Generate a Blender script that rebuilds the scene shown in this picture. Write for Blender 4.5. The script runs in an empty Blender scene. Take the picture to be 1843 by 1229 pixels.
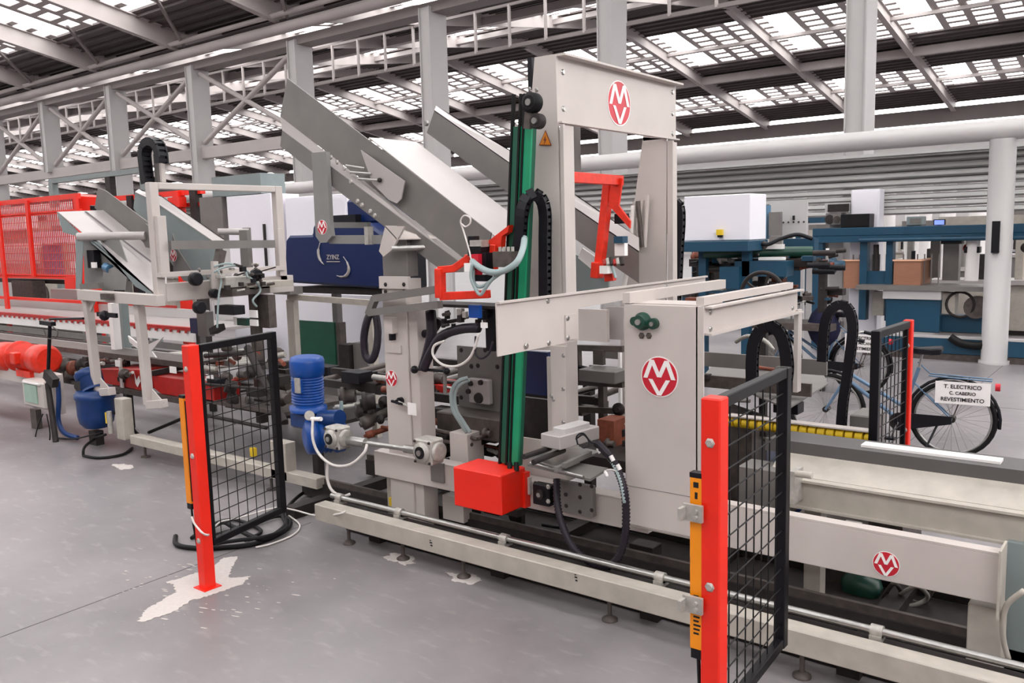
import bpy, bmesh, math, random
from mathutils import Vector, Matrix
S = bpy.context.scene
COL = S.collection
random.seed(7)
# ---------------------------------------------------------------- camera
cam = bpy.data.cameras.new('camera'); co = bpy.data.objects.new('camera', cam); COL.objects.link(co)
cam.sensor_width = 36.0; cam.lens = 1553.8/1843*36; cam.clip_end = 500
co.matrix_world = Matrix(((0.78986741, -0.05577238, 0.61073637, 0),
                          (0.61272105, 0.11418477, -0.78200687, 0),
                          (-0.02612241, 0.99189278, 0.12436374, 2.4), (0, 0, 0, 1)))
S.camera = co
# ---------------------------------------------------------------- daylight: overcast white sky
w = bpy.data.worlds.new('sky'); S.world = w; w.use_nodes = True
bg = w.node_tree.nodes['Background']; bg.inputs[0].default_value = (1.0, 0.985, 0.98, 1); bg.inputs[1].default_value = 4.2
# maker for rectangular area lamps; none are placed, the sky gives the daylight
def area(name, loc, rot, sx, sy, power, col=(1, 0.985, 0.97)):
    l = bpy.data.lights.new(name, 'AREA'); l.shape = 'RECTANGLE'; l.size = sx; l.size_y = sy; l.energy = power; l.color = col
    o = bpy.data.objects.new(name, l); COL.objects.link(o); o.location = loc; o.rotation_euler = rot
    return o
S.view_settings.view_transform = 'Standard'; S.view_settings.look = 'None'
S.view_settings.exposure = 0.72; S.view_settings.gamma = 1.0; S.view_settings.use_curve_mapping = False
try:
    S.cycles.max_bounces = 6; S.cycles.diffuse_bounces = 4
except Exception: pass
# ---------------------------------------------------------------- materials
def lin(c): c = c/255.0; return c/12.92 if c <= 0.04045 else ((c+0.055)/1.055)**2.4
MATS = {}
def mat(name, rgb, rough=0.5, metal=0.0, var=0.06, scale=6.0, bump=0.0, emit=0.0, alpha=1.0, coat=0.0, grain=None):
    m = bpy.data.materials.new(name); m.use_nodes = True; nt = m.node_tree; N = nt.nodes; L = nt.links
    b = N['Principled BSDF']; c = tuple(lin(v) for v in rgb)
    tc = N.new('ShaderNodeTexCoord'); nz = N.new('ShaderNodeTexNoise'); nz.inputs['Scale'].default_value = scale
    nz.inputs['Detail'].default_value = 6
    if grain:
        mp = N.new('ShaderNodeMapping'); mp.inputs['Scale'].default_value = grain
        L.new(tc.outputs['Object'], mp.inputs[0]); L.new(mp.outputs[0], nz.inputs['Vector'])
    else: L.new(tc.outputs['Object'], nz.inputs['Vector'])
    rp = N.new('ShaderNodeValToRGB')
    rp.color_ramp.elements[0].position = 0.3; rp.color_ramp.elements[1].position = 0.7
    rp.color_ramp.elements[0].color = tuple(max(0, v*(1-var)) for v in c)+(1,)
    rp.color_ramp.elements[1].color = tuple(min(1, v*(1+var)) for v in c)+(1,)
    L.new(nz.outputs[0], rp.inputs[0]); L.new(rp.outputs[0], b.inputs['Base Color'])
    b.inputs['Roughness'].default_value = rough; b.inputs['Metallic'].default_value = metal
    if coat: b.inputs['Coat Weight'].default_value = coat
    if bump:
        bp = N.new('ShaderNodeBump'); bp.inputs['Strength'].default_value = bump; bp.inputs['Distance'].default_value = 0.01
        L.new(nz.outputs[0], bp.inputs['Height']); L.new(bp.outputs[0], b.inputs['Normal'])
    if emit:
        b.inputs['Emission Color'].default_value = c+(1,); b.inputs['Emission Strength'].default_value = emit
    if max(rgb) < 60: b.inputs['Specular IOR Level'].default_value = 0.25
    MATS[name] = m; return m
mat('cream_paint', (192, 183, 178), 0.45, var=0.05, scale=3)
mat('old_cream_paint', (174, 167, 157), 0.5, var=0.10, scale=9)
mat('galvanized', (120, 116, 113), 0.5, 0.3, var=0.08, scale=5)
mat('bright_sheet', (174, 168, 166), 0.4, 0.15, var=0.04, scale=3)
mat('steel', (170, 168, 165), 0.28, 0.85, var=0.10, scale=20)
mat('cast_aluminium', (178, 174, 168), 0.5, 0.45, var=0.15, scale=30)
mat('dark_steel', (54, 49, 48), 0.55, 0.3, var=0.2, scale=12)
mat('greasy_steel', (84, 76, 72), 0.55, 0.3, var=0.25, scale=14)
mat('grey_paint', (128, 126, 124), 0.5, var=0.05)
mat('bench_grey', (86, 83, 82), 0.5, var=0.06)
mat('blue_grey_paint', (128, 138, 138), 0.5, var=0.05)
mat('red_paint', (230, 34, 12), 0.42, var=0.05, scale=4)
mat('machine_red', (168, 26, 20), 0.45, var=0.15, scale=14)
mat('orange_red', (218, 44, 20), 0.42, var=0.15, scale=14)
mat('cage_red', (196, 44, 40), 0.45, var=0.05)
mat('emblem_red', (196, 28, 48), 0.4, var=0.05)
mat('white_print', (238, 234, 232), 0.45, var=0.02)
mat('black_print', (30, 28, 30), 0.5, var=0.02)
mat('black_paint', (14, 13, 17), 0.4, var=0.1)
mat('black_plastic', (20, 19, 24), 0.42, var=0.2, scale=12)
mat('rubber_black', (15, 14, 16), 0.55, var=0.15)
mat('purple_black_hose', (40, 34, 42), 0.4, var=0.2, scale=30)
mat('green_belt', (16, 140, 98), 0.42, var=0.08)
mat('dark_green', (14, 82, 62), 0.5, var=0.08)
mat('bearing_green', (20, 62, 50), 0.4, var=0.2)
mat('motor_blue', (10, 70, 150), 0.35, var=0.12, scale=12)
mat('motor_blue_dark', (12, 52, 108), 0.4, var=0.15, scale=12)
mat('navy_paint', (4, 30, 80), 0.35, var=0.04)
mat('teal_paint', (22, 66, 90), 0.42, var=0.08, scale=4)
mat('sky_paint', (74, 118, 150), 0.4, var=0.06)
mat('bike_blue', (96, 122, 148), 0.35, 0.2, var=0.08)
mat('white_panel', (232, 229, 236), 0.5, var=0.015, scale=1)
mat('white_paint', (186, 183, 182), 0.5, var=0.03, scale=1.5)
mat('roof_grey', (84, 76, 75), 0.7, var=0.08, scale=1)
mat('rafter_paint', (164, 156, 154), 0.6, var=0.05, scale=1)
mat('rafter_dark', (120, 112, 110), 0.6, var=0.06, scale=1)
mat('column_paint', (170, 167, 166), 0.5, var=0.03, scale=1.5)
mat('slat_paint', (176, 175, 173), 0.5, var=0.03, scale=1)
mat('yellow_plastic', (226, 190, 40), 0.4, var=0.08)
mat('curtain_yellow', (236, 140, 8), 0.4, var=0.04)
mat('sign_orange', (222, 132, 30), 0.5, var=0.05)
mat('plywood', (150, 104, 80), 0.6, var=0.08, grain=(1, 1, 14))
mat('plywood_edge', (222, 170, 140), 0.6, var=0.05)
mat('grey_hose', (150, 166, 166), 0.4, var=0.06)
mat('white_cable', (214, 208, 204), 0.45, var=0.03)
mat('denim_navy', (30, 30, 56), 0.8, var=0.15, scale=20)
mat('powder_white', (196, 188, 184), 0.9, var=0.05, scale=40)
mat('screen_blue', (110, 130, 220), 0.4, emit=0.8)
mat('lamp_glass', (150, 178, 162), 0.1, var=0.1)
mat('rust', (120, 60, 40), 0.6, var=0.3, scale=20)
mat('joint_dark', (96, 90, 92), 0.8, var=0.1)
def floor_mat():
    m = bpy.data.materials.new('painted_concrete'); m.use_nodes = True; nt = m.node_tree; N = nt.nodes; L = nt.links
    b = N['Principled BSDF']; tc = N.new('ShaderNodeTexCoord')
    n1 = N.new('ShaderNodeTexNoise'); n1.inputs['Scale'].default_value = 0.7; n1.inputs['Detail'].default_value = 8; n1.inputs['Roughness'].default_value = 0.6
    n2 = N.new('ShaderNodeTexNoise'); n2.inputs['Scale'].default_value = 5; n2.inputs['Detail'].default_value = 8
    mp = N.new('ShaderNodeMapping'); mp.inputs['Scale'].default_value = (1, 2.4, 1); mp.inputs['Rotation'].default_value = (0, 0, 0.5)
    L.new(tc.outputs['Object'], n1.inputs['Vector']); L.new(tc.outputs['Object'], mp.inputs[0]); L.new(mp.outputs[0], n2.inputs['Vector'])
    r1 = N.new('ShaderNodeValToRGB'); e = r1.color_ramp.elements
    e[0].position = 0.32; e[0].color = (lin(108), lin(103), lin(105), 1); e[1].position = 0.68; e[1].color = (lin(141), lin(135), lin(137), 1)
    L.new(n1.outputs[0], r1.inputs[0])
    r2 = N.new('ShaderNodeValToRGB'); e = r2.color_ramp.elements
    e[0].position = 0.56; e[0].color = (0, 0, 0, 1); e[1].position = 0.80; e[1].color = (1, 1, 1, 1)
    L.new(n2.outputs[0], r2.inputs[0])
    mx = N.new('ShaderNodeMix'); mx.data_type = 'RGBA'; mx.inputs['B'].default_value = (lin(160), lin(153), lin(152), 1)
    ml = N.new('ShaderNodeMath'); ml.operation = 'MULTIPLY'; ml.inputs[1].default_value = 0.6
    L.new(r2.outputs[0], ml.inputs[0]); L.new(ml.outputs[0], mx.inputs['Factor']); L.new(r1.outputs[0], mx.inputs['A'])
    L.new(mx.outputs['Result'], b.inputs['Base Color'])
    rr = N.new('ShaderNodeMapRange'); rr.inputs['To Min'].default_value = 0.28; rr.inputs['To Max'].default_value = 0.5
    L.new(n1.outputs[0], rr.inputs[0]); L.new(rr.outputs[0], b.inputs['Roughness'])
    MATS['floor'] = m
floor_mat()
# ---------------------------------------------------------------- mesh building
def V(p): return Vector(p)
class MB:
    def __init__(s): s.v = []; s.f = []; s.m = []; s.sm = []; s.cur = 0; s.smooth = False
    def add(s, vs, fs, sm=False):
        o = len(s.v); s.v += [tuple(v) for v in vs]
        for f in fs: s.f.append(tuple(o+i for i in f)); s.m.append(s.cur); s.sm.append(sm)
        return s
    def box(s, x0, x1, y0, y1, z0, z1):
        x0, x1 = min(x0, x1), max(x0, x1); y0, y1 = min(y0, y1), max(y0, y1); z0, z1 = min(z0, z1), max(z0, z1)
        return s.add([(x0,y0,z0),(x1,y0,z0),(x1,y1,z0),(x0,y1,z0),(x0,y0,z1),(x1,y0,z1),(x1,y1,z1),(x0,y1,z1)],
                     [(0,3,2,1),(4,5,6,7),(0,1,5,4),(1,2,6,5),(2,3,7,6),(3,0,4,7)])
    def bar(s, p, q, w, h, up=(0, 0, 1)):
        p, q = V(p), V(q); d = (q-p).normalized(); u = V(up)
        if abs(d.dot(u)) > 0.98: u = V((0, 1, 0))
        a = d.cross(u).normalized(); b = a.cross(d).normalized(); vs = []
        for c in (p, q):
            for i, j in ((-1,-1),(1,-1),(1,1),(-1,1)): vs.append(c+a*(i*w/2)+b*(j*h/2))
        return s.add(vs, [(0,3,2,1),(4,5,6,7),(0,1,5,4),(1,2,6,5),(2,3,7,6),(3,0,4,7)])
    def poly(s, pts, ext):
        pts = [V(p) for p in pts]; e = V(ext); n = len(pts)
        nn = sum(((pts[i]-pts[0]).cross(pts[(i+1) % n]-pts[0]) for i in range(1, n)), Vector())
        if nn.dot(e) > 0: pts = pts[::-1]
        vs = pts+[p+e for p in pts]
        return s.add(vs, [tuple(range(n)), tuple(range(2*n-1, n-1, -1))]+[(i, n+i, n+(i+1) % n, (i+1) % n) for i in range(n)])
    def frame(s, p, q):
        d = (V(q)-V(p)).normalized(); u = V((0, 0, 1)) if abs(d.z) < 0.9 else V((1, 0, 0))
        a = d.cross(u).normalized(); return d, a, d.cross(a).normalized()
    def rev(s, p, q, prof, n=18):
        """surface of revolution about p->q; prof = [(t along, radius)], t in metres"""
        d, a, b = s.frame(p, q); p = V(p); vs = []; fs = []; k = len(prof)
        for t, r in prof:
            for i in range(n):
                g = 2*math.pi*i/n; vs.append(p+d*t+a*(r*math.cos(g))+b*(r*math.sin(g)))
        for j in range(k-1):
            for i in range(n):
                i2 = (i+1) % n; fs.append((j*n+i, j*n+i2, (j+1)*n+i2, (j+1)*n+i))
        s.add(vs, fs, True)
        s.add([vs[i] for i in range(n)], [tuple(range(n-1, -1, -1))]); s.add([vs[(k-1)*n+i] for i in range(n)], [tuple(range(n))])
        return s
    def cyl(s, p, q, r, n=16, r2=None):
        return s.rev(p, q, [(0, r), ((V(q)-V(p)).length, r if r2 is None else r2)], n)
    def tube(s, pts, r, n=8, sub=4, closed=False):
        P = [V(p) for p in pts]
        if sub > 1 and len(P) > 2:
            Q = []
            m = len(P)
            rng = range(m) if closed else range(m-1)
            for i in rng:
                p0 = P[(i-1) % m] if (closed or i > 0) else P[0]; p1 = P[i]; p2 = P[(i+1) % m]
                p3 = P[(i+2) % m] if (closed or i+2 < m) else P[-1]
                for k in range(sub):
                    t = k/sub
                    Q.append(0.5*((2*p1)+(p2-p0)*t+(2*p0-5*p1+4*p2-p3)*t*t+(3*p1-p0-3*p2+p3)*t**3))
            if not closed: Q.append(P[-1])
            P = Q
        m = len(P); vs = []; fs = []; up = None
        for i in range(m):
            a = P[(i-1) % m] if (closed or i > 0) else P[i]; b = P[(i+1) % m] if (closed or i < m-1) else P[i]
            d = (b-a).normalized()
            if up is None: up = V((0, 0, 1)) if abs(d.z) < 0.9 else V((1, 0, 0))
            x = d.cross(up); x.normalize(); up = x.cross(d).normalized()
            rr = r[i*len(r)//m] if isinstance(r, (list, tuple)) else r
            for k in range(n):
                g = 2*math.pi*k/n; vs.append(P[i]+x*(rr*math.cos(g))+up*(rr*math.sin(g)))
        for i in range(m if closed else m-1):
            for k in range(n):
                k2 = (k+1) % n; i2 = (i+1) % m
                fs.append((i*n+k, i*n+k2, i2*n+k2, i2*n+k))
        if not closed: fs += [tuple(range(n-1, -1, -1)), tuple((m-1)*n+k for k in range(n))]
        return s.add(vs, fs, True)
    def sphere(s, c, r, n=12, sz=1.0):
        vs = []; fs = []; c = V(c); h = n//2
        for j in range(h+1):
            th = math.pi*j/h
            for i in range(n): g = 2*math.pi*i/n; vs.append(c+V((r*math.sin(th)*math.cos(g), r*math.sin(th)*math.sin(g), sz*r*math.cos(th))))
        for j in range(h):
            for i in range(n): i2 = (i+1) % n; fs.append((j*n+i, (j+1)*n+i, (j+1)*n+i2, j*n+i2))
        return s.add(vs, fs, True)
    def build(s, name, m, parent=None, bevel=0.0, kind=None, label=None):
        me = bpy.data.meshes.new(name); me.from_pydata(s.v, [], s.f)
        for mm in (m if isinstance(m, (list, tuple)) else [m]): me.materials.append(MATS[mm])
        me.polygons.foreach_set('material_index', s.m); me.polygons.foreach_set('use_smooth', s.sm)
        me.update()
        o = bpy.data.objects.new(name, me); COL.objects.link(o)
        if parent is not None: attach(o, parent)
        if bevel:
            b = o.modifiers.new('bevel', 'BEVEL'); b.width = bevel; b.segments = 1; b.limit_method = 'ANGLE'; b.angle_limit = 0.7
        if kind: o['kind'] = kind
        if label: o['label'] = label
        return o
def world_of(o):
    M = o.matrix_basis.copy()
    if o.parent: M = world_of(o.parent) @ o.matrix_parent_inverse @ M
    return M
def attach(o, parent): o.parent = parent; o.matrix_parent_inverse = world_of(parent).inverted()
def thing(name, label, cat, loc, group=None):
    o = bpy.data.objects.new(name, None); COL.objects.link(o); o.location = loc; o.empty_display_size = 0.1
    o['label'] = label; o['category'] = cat
    if group: o['group'] = group
    return o
def tag(o, label, cat, group=None):
    o['label'] = label; o['category'] = cat
    if group: o['group'] = group
    return o
def setting(name, loc):
    o = bpy.data.objects.new(name, None); COL.objects.link(o); o.location = loc; o['kind'] = 'structure'; return o
def struct(name, mb, m, parent=None):
    o = mb.build(name, m, parent); o['kind'] = 'structure'; return o
def dup(o, parent=None):
    c = o.copy(); COL.objects.link(c)
    if parent is not None: c.parent = parent
    for ch in list(o.children): dup(ch, c)
    return c
def B(*a): return MB().box(*a)
def FB(x0, x1, z0, z1, y0, y1): return MB().box(x0, x1, y0, y1, z0, z1)
def SB(y0, y1, z0, z1, x0, x1): return MB().box(x0, x1, y0, y1, z0, z1)
def bolts(parent, pts, axis, r=0.012, t=0.008, m='steel', name='bolt'):
    """hex bolt heads at pts, protruding along axis"""
    me = None
    for p in pts:
        if me is None:
            mb = MB(); mb.rev((0, 0, 0), axis, [(0, r*1.5), (t*0.3, r*1.5), (t*0.3, r), (t, r)], 6)
            o = mb.build(name, m); me = o.data
        else: o = bpy.data.objects.new(name, me); COL.objects.link(o)
        o.location = p; o.parent = parent; o.matrix_parent_inverse = world_of(parent).inverted()
def emblem(parent, c, ux, uy, r, name='emblem'):
    """round red badge with white rim and white letters M over V; ux, uy span its face"""
    c, ux, uy = V(c), V(ux).normalized(), V(uy).normalized(); n = ux.cross(uy).normalized(); mb = MB()
    mb.cur = 1; mb.poly([c+ux*(r*1.06*math.cos(g*math.pi/16))+uy*(r*1.06*math.sin(g*math.pi/16)) for g in range(32)], n*0.002)
    mb.cur = 0; mb.poly([c+n*0.002+ux*(r*math.cos(g*math.pi/16))+uy*(r*math.sin(g*math.pi/16)) for g in range(32)], n*0.0015)
    mb.cur = 1
    cnt = [0]
    def stroke(a, b, wd):
        cnt[0] += 1; nz_ = n*(0.0035+0.0004*cnt[0])
        a = c+nz_+ux*(a[0]*r)+uy*(a[1]*r); b = c+nz_+ux*(b[0]*r)+uy*(b[1]*r); h = ux*(wd*r/2)
        mb.poly([a-h, a+h, b+h, b-h], n*0.0012)
    T = 0.24
    stroke((-0.80, -0.10), (-0.42, 0.86), T); stroke((-0.42, 0.86), (0.0, -0.02), T)
    stroke((0.0, -0.02), (0.42, 0.86), T); stroke((0.42, 0.86), (0.80, -0.10), T)
    stroke((-0.50, -0.14), (0.0, -0.96), T); stroke((0.50, -0.14), (0.0, -0.96), T)
    return mb.build(name, ['emblem_red', 'white_print'], parent, label='round red badge with white letters M over V')
def chain(parent, pts, wid, hei, pitch, wdir=(0, 1, 0), m='black_plastic', name='chain_link'):
    """cable drag chain: one link object every pitch metres along a smooth path; wdir = width direction"""
    tmp = MB(); tmp.tube(pts, 0.01, 3, 8); P = [sum((V(tmp.v[i*3+k]) for k in range(3)), Vector())/3 for i in range(len(tmp.v)//3)]
    d = [0]
    for i in range(1, len(P)): d.append(d[-1]+(P[i]-P[i-1]).length)
    def at(s_):
        for i in range(1, len(P)):
            if d[i] >= s_: t = (s_-d[i-1])/max(1e-6, d[i]-d[i-1]); return P[i-1].lerp(P[i], t)
        return P[-1]
    mb = MB(); a, w2, h2 = pitch*0.56, wid/2, hei/2
    mb.box(-a, a, -w2, -w2+wid*0.16, -h2, h2); mb.box(-a, a, w2-wid*0.16, w2, -h2, h2)
    mb.box(-a*0.55, a*0.55, -w2*0.8, w2*0.8, -h2*0.9, -h2*0.72); mb.box(-a*0.55, a*0.55, -w2*0.8, w2*0.8, h2*0.72, h2*0.9)
    mb.box(-a*0.9, a*0.9, -w2*0.6, w2*0.6, -h2*0.5, h2*0.5)
    me = None; k = int(d[-1]/pitch); wd = V(wdir).normalized()
    for i in range(k):
        c = at((i+0.5)*pitch); t = (at((i+0.9)*pitch)-at((i+0.1)*pitch)).normalized(); z = t.cross(wd).normalized(); y = z.cross(t)
        if me is None: o = mb.build(name, m); me = o.data
        else: o = bpy.data.objects.new(name, me); COL.objects.link(o)
        M = Matrix((t, y, z)).transposed().to_4x4(); M.translation = c
        o.matrix_world = M; o.parent = parent; o.matrix_parent_inverse = world_of(parent).inverted()
def text_on(parent, body, c, ux, uy, size, m, name='lettering', align='CENTER'):
    cu = bpy.data.curves.new(name, 'FONT'); cu.body = body; cu.size = size; cu.align_x = align; cu.align_y = 'CENTER'; cu.extrude = 0.0008; cu.offset = size*0.02
    o = bpy.data.objects.new(name, cu); COL.objects.link(o)
    dg = bpy.context.evaluated_depsgraph_get(); me = bpy.data.meshes.new_from_object(o.evaluated_get(dg)); bpy.data.objects.remove(o)
    me.materials.clear(); me.materials.append(MATS[m])
    o = bpy.data.objects.new(name, me); COL.objects.link(o)
    ux, uy = V(ux).normalized(), V(uy).normalized(); M = Matrix((ux, uy, ux.cross(uy))).transposed().to_4x4(); M.translation = V(c)
    o.matrix_world = M; attach(o, parent); return o

# ================================================================ SETTING
# floor
fl = B(-152, 14, -14, 80, -0.2, 0); fo = struct('floor', fl, 'floor')
def joint(a, b, w=0.008):
    return MB().bar(a, b, w, 0.003)
for a, b in (((-5.669, 2.029, 0), (-5.762, 4.531, 0)), ((-12, 1.2, 0), (3, -0.2, 0)), ((-60, 12.5, 0), (10, 12.5, 0)), ((-2.3, 9, 0), (-2.3, 40, 0))):
    joint(a, b).build('floor_joint', 'joint_dark', fo)
# roof: gabled bays along X, gutters at Y=18 and Y=56, ridges at Y=-1 and Y=37
G1, G2, ZG = 18.0, 58.5, 9.8
X0, X1 = -150.0, 14.0
def zroof(y):
    if y < -1: return 13.4-0.19*(-1-y)
    if y < G1: return 13.4-0.19*(y+1)
    if y < 38.5: return ZG+0.1463*(y-G1)
    if y < G2: return 12.8-0.163*(y-38.5)
    return 9.54+0.163*(y-G2)
ceil = setting('ceiling', (0, 0, 9))
bays = [(-20, -16.5, 0), (-16.5, -12, 1), (-12, -8, 0), (-8, -3, 1), (-3, 1.5, 0), (1.5, 5.5, 1), (5.5, 9.5, 0), (9.5, 16.2, 1), (16.2, 18, 0),
        (18, 21, 0), (21, 25, 1), (25, 29.5, 0), (29.5, 33.5, 1), (33.5, 41.3, 0), (41.3, 46.6, 1), (46.6, 51.6, 0), (51.6, 55.3, 1), (55.3, 58.5, 0),
        (58.5, 62, 1), (62, 65, 0), (65, 69, 1), (69, 74, 0)]
for a, b, sky in bays:
    za, zb = zroof(a+1e-4), zroof(b-1e-4)
    mb = MB()
    segs = [(a, b)]
    if a < -1 < b: segs = [(a, -1), (-1, b)]
    if a < 38.5 < b: segs = [(a, 38.5), (38.5, b)]
    if not sky:
        for y0, y1 in segs:
            # ribbed roof sheet: corrugation ribs run down the slope
            z0, z1 = zroof(y0+1e-4), zroof(y1-1e-4); n = max(2, int((y1-y0)/0.45)); 
            mb.poly([(X0, y0, z0), (X1, y0, z0), (X1, y1, z1), (X0, y1, z1)], (0, 0, 0.08))
            for k in range(n):
                t = (k+0.5)/n; y = y0+(y1-y0)*t; z = z0+(z1-z0)*t
                mb.box(X0, X1, y-0.05, y+0.05, z-0.09, z)
        mb.build('roof_sheet', 'roof_grey', ceil)
    else:
        # skylight band: ribs down the slope with louvre blades between them, open to the sky
        x = X0; y0, y1 = a, b; z0, z1 = za, zb; dy = y1-y0; nb = max(6, round(dy/0.68)); col_ = 0
        while x < X1:
            col_ += 1
            # a clear strip runs beside every rafter: no rib there
            ph = (x+5.33+0.35) % 5.75
            if ph < 1.05:
                x += 1.15; continue
            mb.poly([(x, y0, z0), (x+0.32, y0, z0), (x+0.32, y1, z1), (x, y1, z1)], (0, 0, 0.05))
            for k in range(nb):
                t = (k+0.1+0.5*(col_ % 2))/nb; yk = y0+dy*t; zk = z0+(z1-z0)*t; t2 = t+0.34/nb; y2 = y0+dy*t2; z2 = z0+(z1-z0)*t2
                mb.poly([(x+0.32, yk, zk), (x+1.15, yk, zk), (x+1.15, y2, z2), (x+0.32, y2, z2)], (0, 0, 0.04))
            x += 1.15
        o = mb.build('skylight_louvres', 'rafter_paint', ceil); o['kind'] = 'stuff'
# rafters: tapered I-beams down each slope
def rafter(x, y0, y1):
    z0, z1 = zroof(y0+1e-4)-0.02, zroof(y1-1e-4)-0.02; r = MB(); h0 = 0.5; h1 = 0.62
    r.poly([(x-0.03, y0, z0-h0), (x-0.03, y1, z1-h1), (x-0.03, y1, z1), (x-0.03, y0, z0)], (0.06, 0, 0))
    for dz0, dz1 in ((0, 0), (-h0, -h1)):
        r.poly([(x-0.13, y0, z0+dz0), (x+0.13, y0, z0+dz0), (x+0.13, y1, z1+dz1), (x-0.13, y1, z1+dz1)], (0, 0, -0.04))
    return r
XC = [-5.33-5.75*k for k in range(-1, 24)]
for x in XC:
    rafter(x-0.35, -0.9, G1).build('rafter', 'rafter_paint', ceil)
    rafter(x-0.35, 38.6, G2).build('rafter', 'rafter_paint', ceil)
    rr = MB(); rr.poly([(x-0.4, G1, ZG-0.6), (x-0.4, 38.5, 12.8-0.5), (x-0.4, 38.5, 12.8), (x-0.4, G1, ZG)], (0.1, 0, 0)); rr.build('rafter', 'rafter_paint', ceil)
for x in XC[4:]:
    MB().bar((x+2.4, 15.5, zroof(15.5)-0.2), (x+0.2, 17.8, 9.2), 0.09, 0.09).build('brace', 'rafter_dark', ceil)
# purlin ties along X under the roof of bay 2
for y, dz, s in ((48.0, 0.35, 0.42), (28, 0.4, 0.3), (43.8, 0.16, 0.16), (53.4, 0.16, 0.16), (33, 0.3, 0.22), (8, 0.15, 0.16), (12.8, 0.12, 0.14), (3.5, 0.15, 0.16)):
    B(X0, X1, y-0.15, y+0.15, zroof(y)-dz-s/2, zroof(y)-dz+s/2).build('tie_beam', 'rafter_paint', ceil)
# gutter line over the column row
gut = setting('trim_1', (0, G1, 8.8))
B(X0, X1, G1+0.1, G1+0.7, 8.45, 8.72).build('gutter_beam', 'rafter_dark', gut)
MB().cyl((X0, G1-0.2, 8.94), (X1, G1-0.2, 8.94), 0.17, 16).build('drain_pipe', 'rafter_paint', gut)
MB().cyl((X0, G1-0.45, 9.28), (X1, G1-0.45, 9.28), 0.08, 12).build('drain_pipe', 'rafter_paint', gut)
B(X0, X1, G1-0.2, G1+0.3, 9.15, 9.2).build('gutter', 'roof_grey', gut)
# hanging catwalk truss at Y=24
tr = setting('trim_2', (0, 24, 9))
for z in (8.66, 10.05): B(X0, X1, 23.97, 24.06, z-0.045, z+0.045).build('chord', 'rafter_dark', tr)
B(X0, X1, 24.3, 24.45, 8.75, 8.83).build('chord', 'rafter_dark', tr)
post = None
for k in range(95):
    x = 2.5-1.5*k
    if post is None: post = B(-0.04, 0.04, -0.04, 0.04, 8.66, 10.05).build('truss_post', 'rafter_paint'); q = post
    else: q = post.copy(); COL.objects.link(q)
    q.parent = tr; q.location = (x, 0, -9)
# gutter 2 and gable glazing beyond it
B(X0, X1, 58.1, 58.8, 8.4, 9.2).build('gutter_beam', 'rafter_dark', gut)
# ---- columns of row 1 (Y=18), rectangular tapered with flange plates
colm = None
for i, x in enumerate(XC[1:14]):
    c = MB(); z0 = 0 if i != 6 else 5.6
    c.box(-0.17, 0.17, -0.30, 0.30, z0, 8.6); c.box(-0.2, -0.17, -0.35, 0.35, z0, 8.6); c.box(0.17, 0.2, -0.35, 0.35, z0, 8.6)
    o = c.build('trim_%d' % (i+3), 'column_paint'); o.location = (x, G1+0.35, 0); o['kind'] = 'structure'
# X braces between the far columns and the transfer beam
xb = setting('trim_40', (0, G1, 7))
for i in range(4, 12):
    xa, xb_ = XC[i]-0.0, XC[i+1]
    if True:
        MB().cyl((xa-0.3, G1+0.3, 8.3), (xb_+0.3, G1+0.3, 5.9 if i != 3 else 6), 0.09, 8).build('cross_brace', 'rafter_paint', xb)
        MB().cyl((xa-0.3, G1+0.3, 5.9), (xb_+0.3, G1+0.3, 8.3), 0.09, 8).build('cross_brace', 'rafter_paint', xb)
B(XC[8], XC[4]-1.0, G1+0.2, G1+0.5, 5.35, 5.75).build('transfer_beam', 'rafter_paint', xb)
# ---- inner partition: round white header beam, slatted shutter and its columns (Y=16.5)
hb = setting('trim_41', (0, 16.4, 3.8))
MB().cyl((-148, 16.35, 3.87), (5, 16.35, 3.87), 0.17, 24).build('header_beam', 'white_paint', hb)
B(-148, 5, 17.45, 17.8, 3.66, 3.72).build('shutter_housing', 'slat_paint', hb)
B(-148, 5, 17.86, 17.9, 3.1, 3.66).build('backing_sheet', 'grey_paint', hb)
for k in range(8):
    z = 3.63-k*0.1357
    mb = MB(); mb.poly([(-148, 17.74, z), (-148, 17.67, z-0.04), (-148, 17.66, z-0.09), (-148, 17.77, z-0.125)], (153, 0, 0)); mb.build('slat', 'slat_paint', hb)
for i, x in enumerate((-2.46, -8.6, -14.9, -21.2, -27.5)):
    c = MB(); c.rev((x, 16.35, 0), (x, 16.35, 3.72), [(0, 0.235), (0.06, 0.235), (0.06, 0.2), (3.72, 0.2)], 20)
    o = struct('trim_%d' % (42+i), c, 'column_paint')
    if i == 0:
        FB(-2.534, -2.418, 1.873, 2.39, 16.10, 16.15).build('cover_plate', 'black_plastic', o)
# far walls that close the hall, then unseen walls added to shape the light
wf = MB(); wf.box(X0, X1, 74, 74.3, 0, 9.5); struct('wall_back', wf, 'white_paint')
wl = MB(); wl.box(X0-0.3, X0, -14, 74, 0, 12); struct('wall_left', wl, 'white_paint')
wn = MB(); wn.box(X0, 14, -14.3, -14, 0, 10.2); struct('wall_front_blocker', wn, 'rafter_dark')  # unseen wall behind the camera, added to darken the faces toward it

wr = MB(); wr.box(14, 14.3, -14, 74, 0, 8.0); struct('wall_right_blocker', wr, 'white_paint')  # unseen wall, added to cut and bounce sky light; height set for brightness

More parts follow.
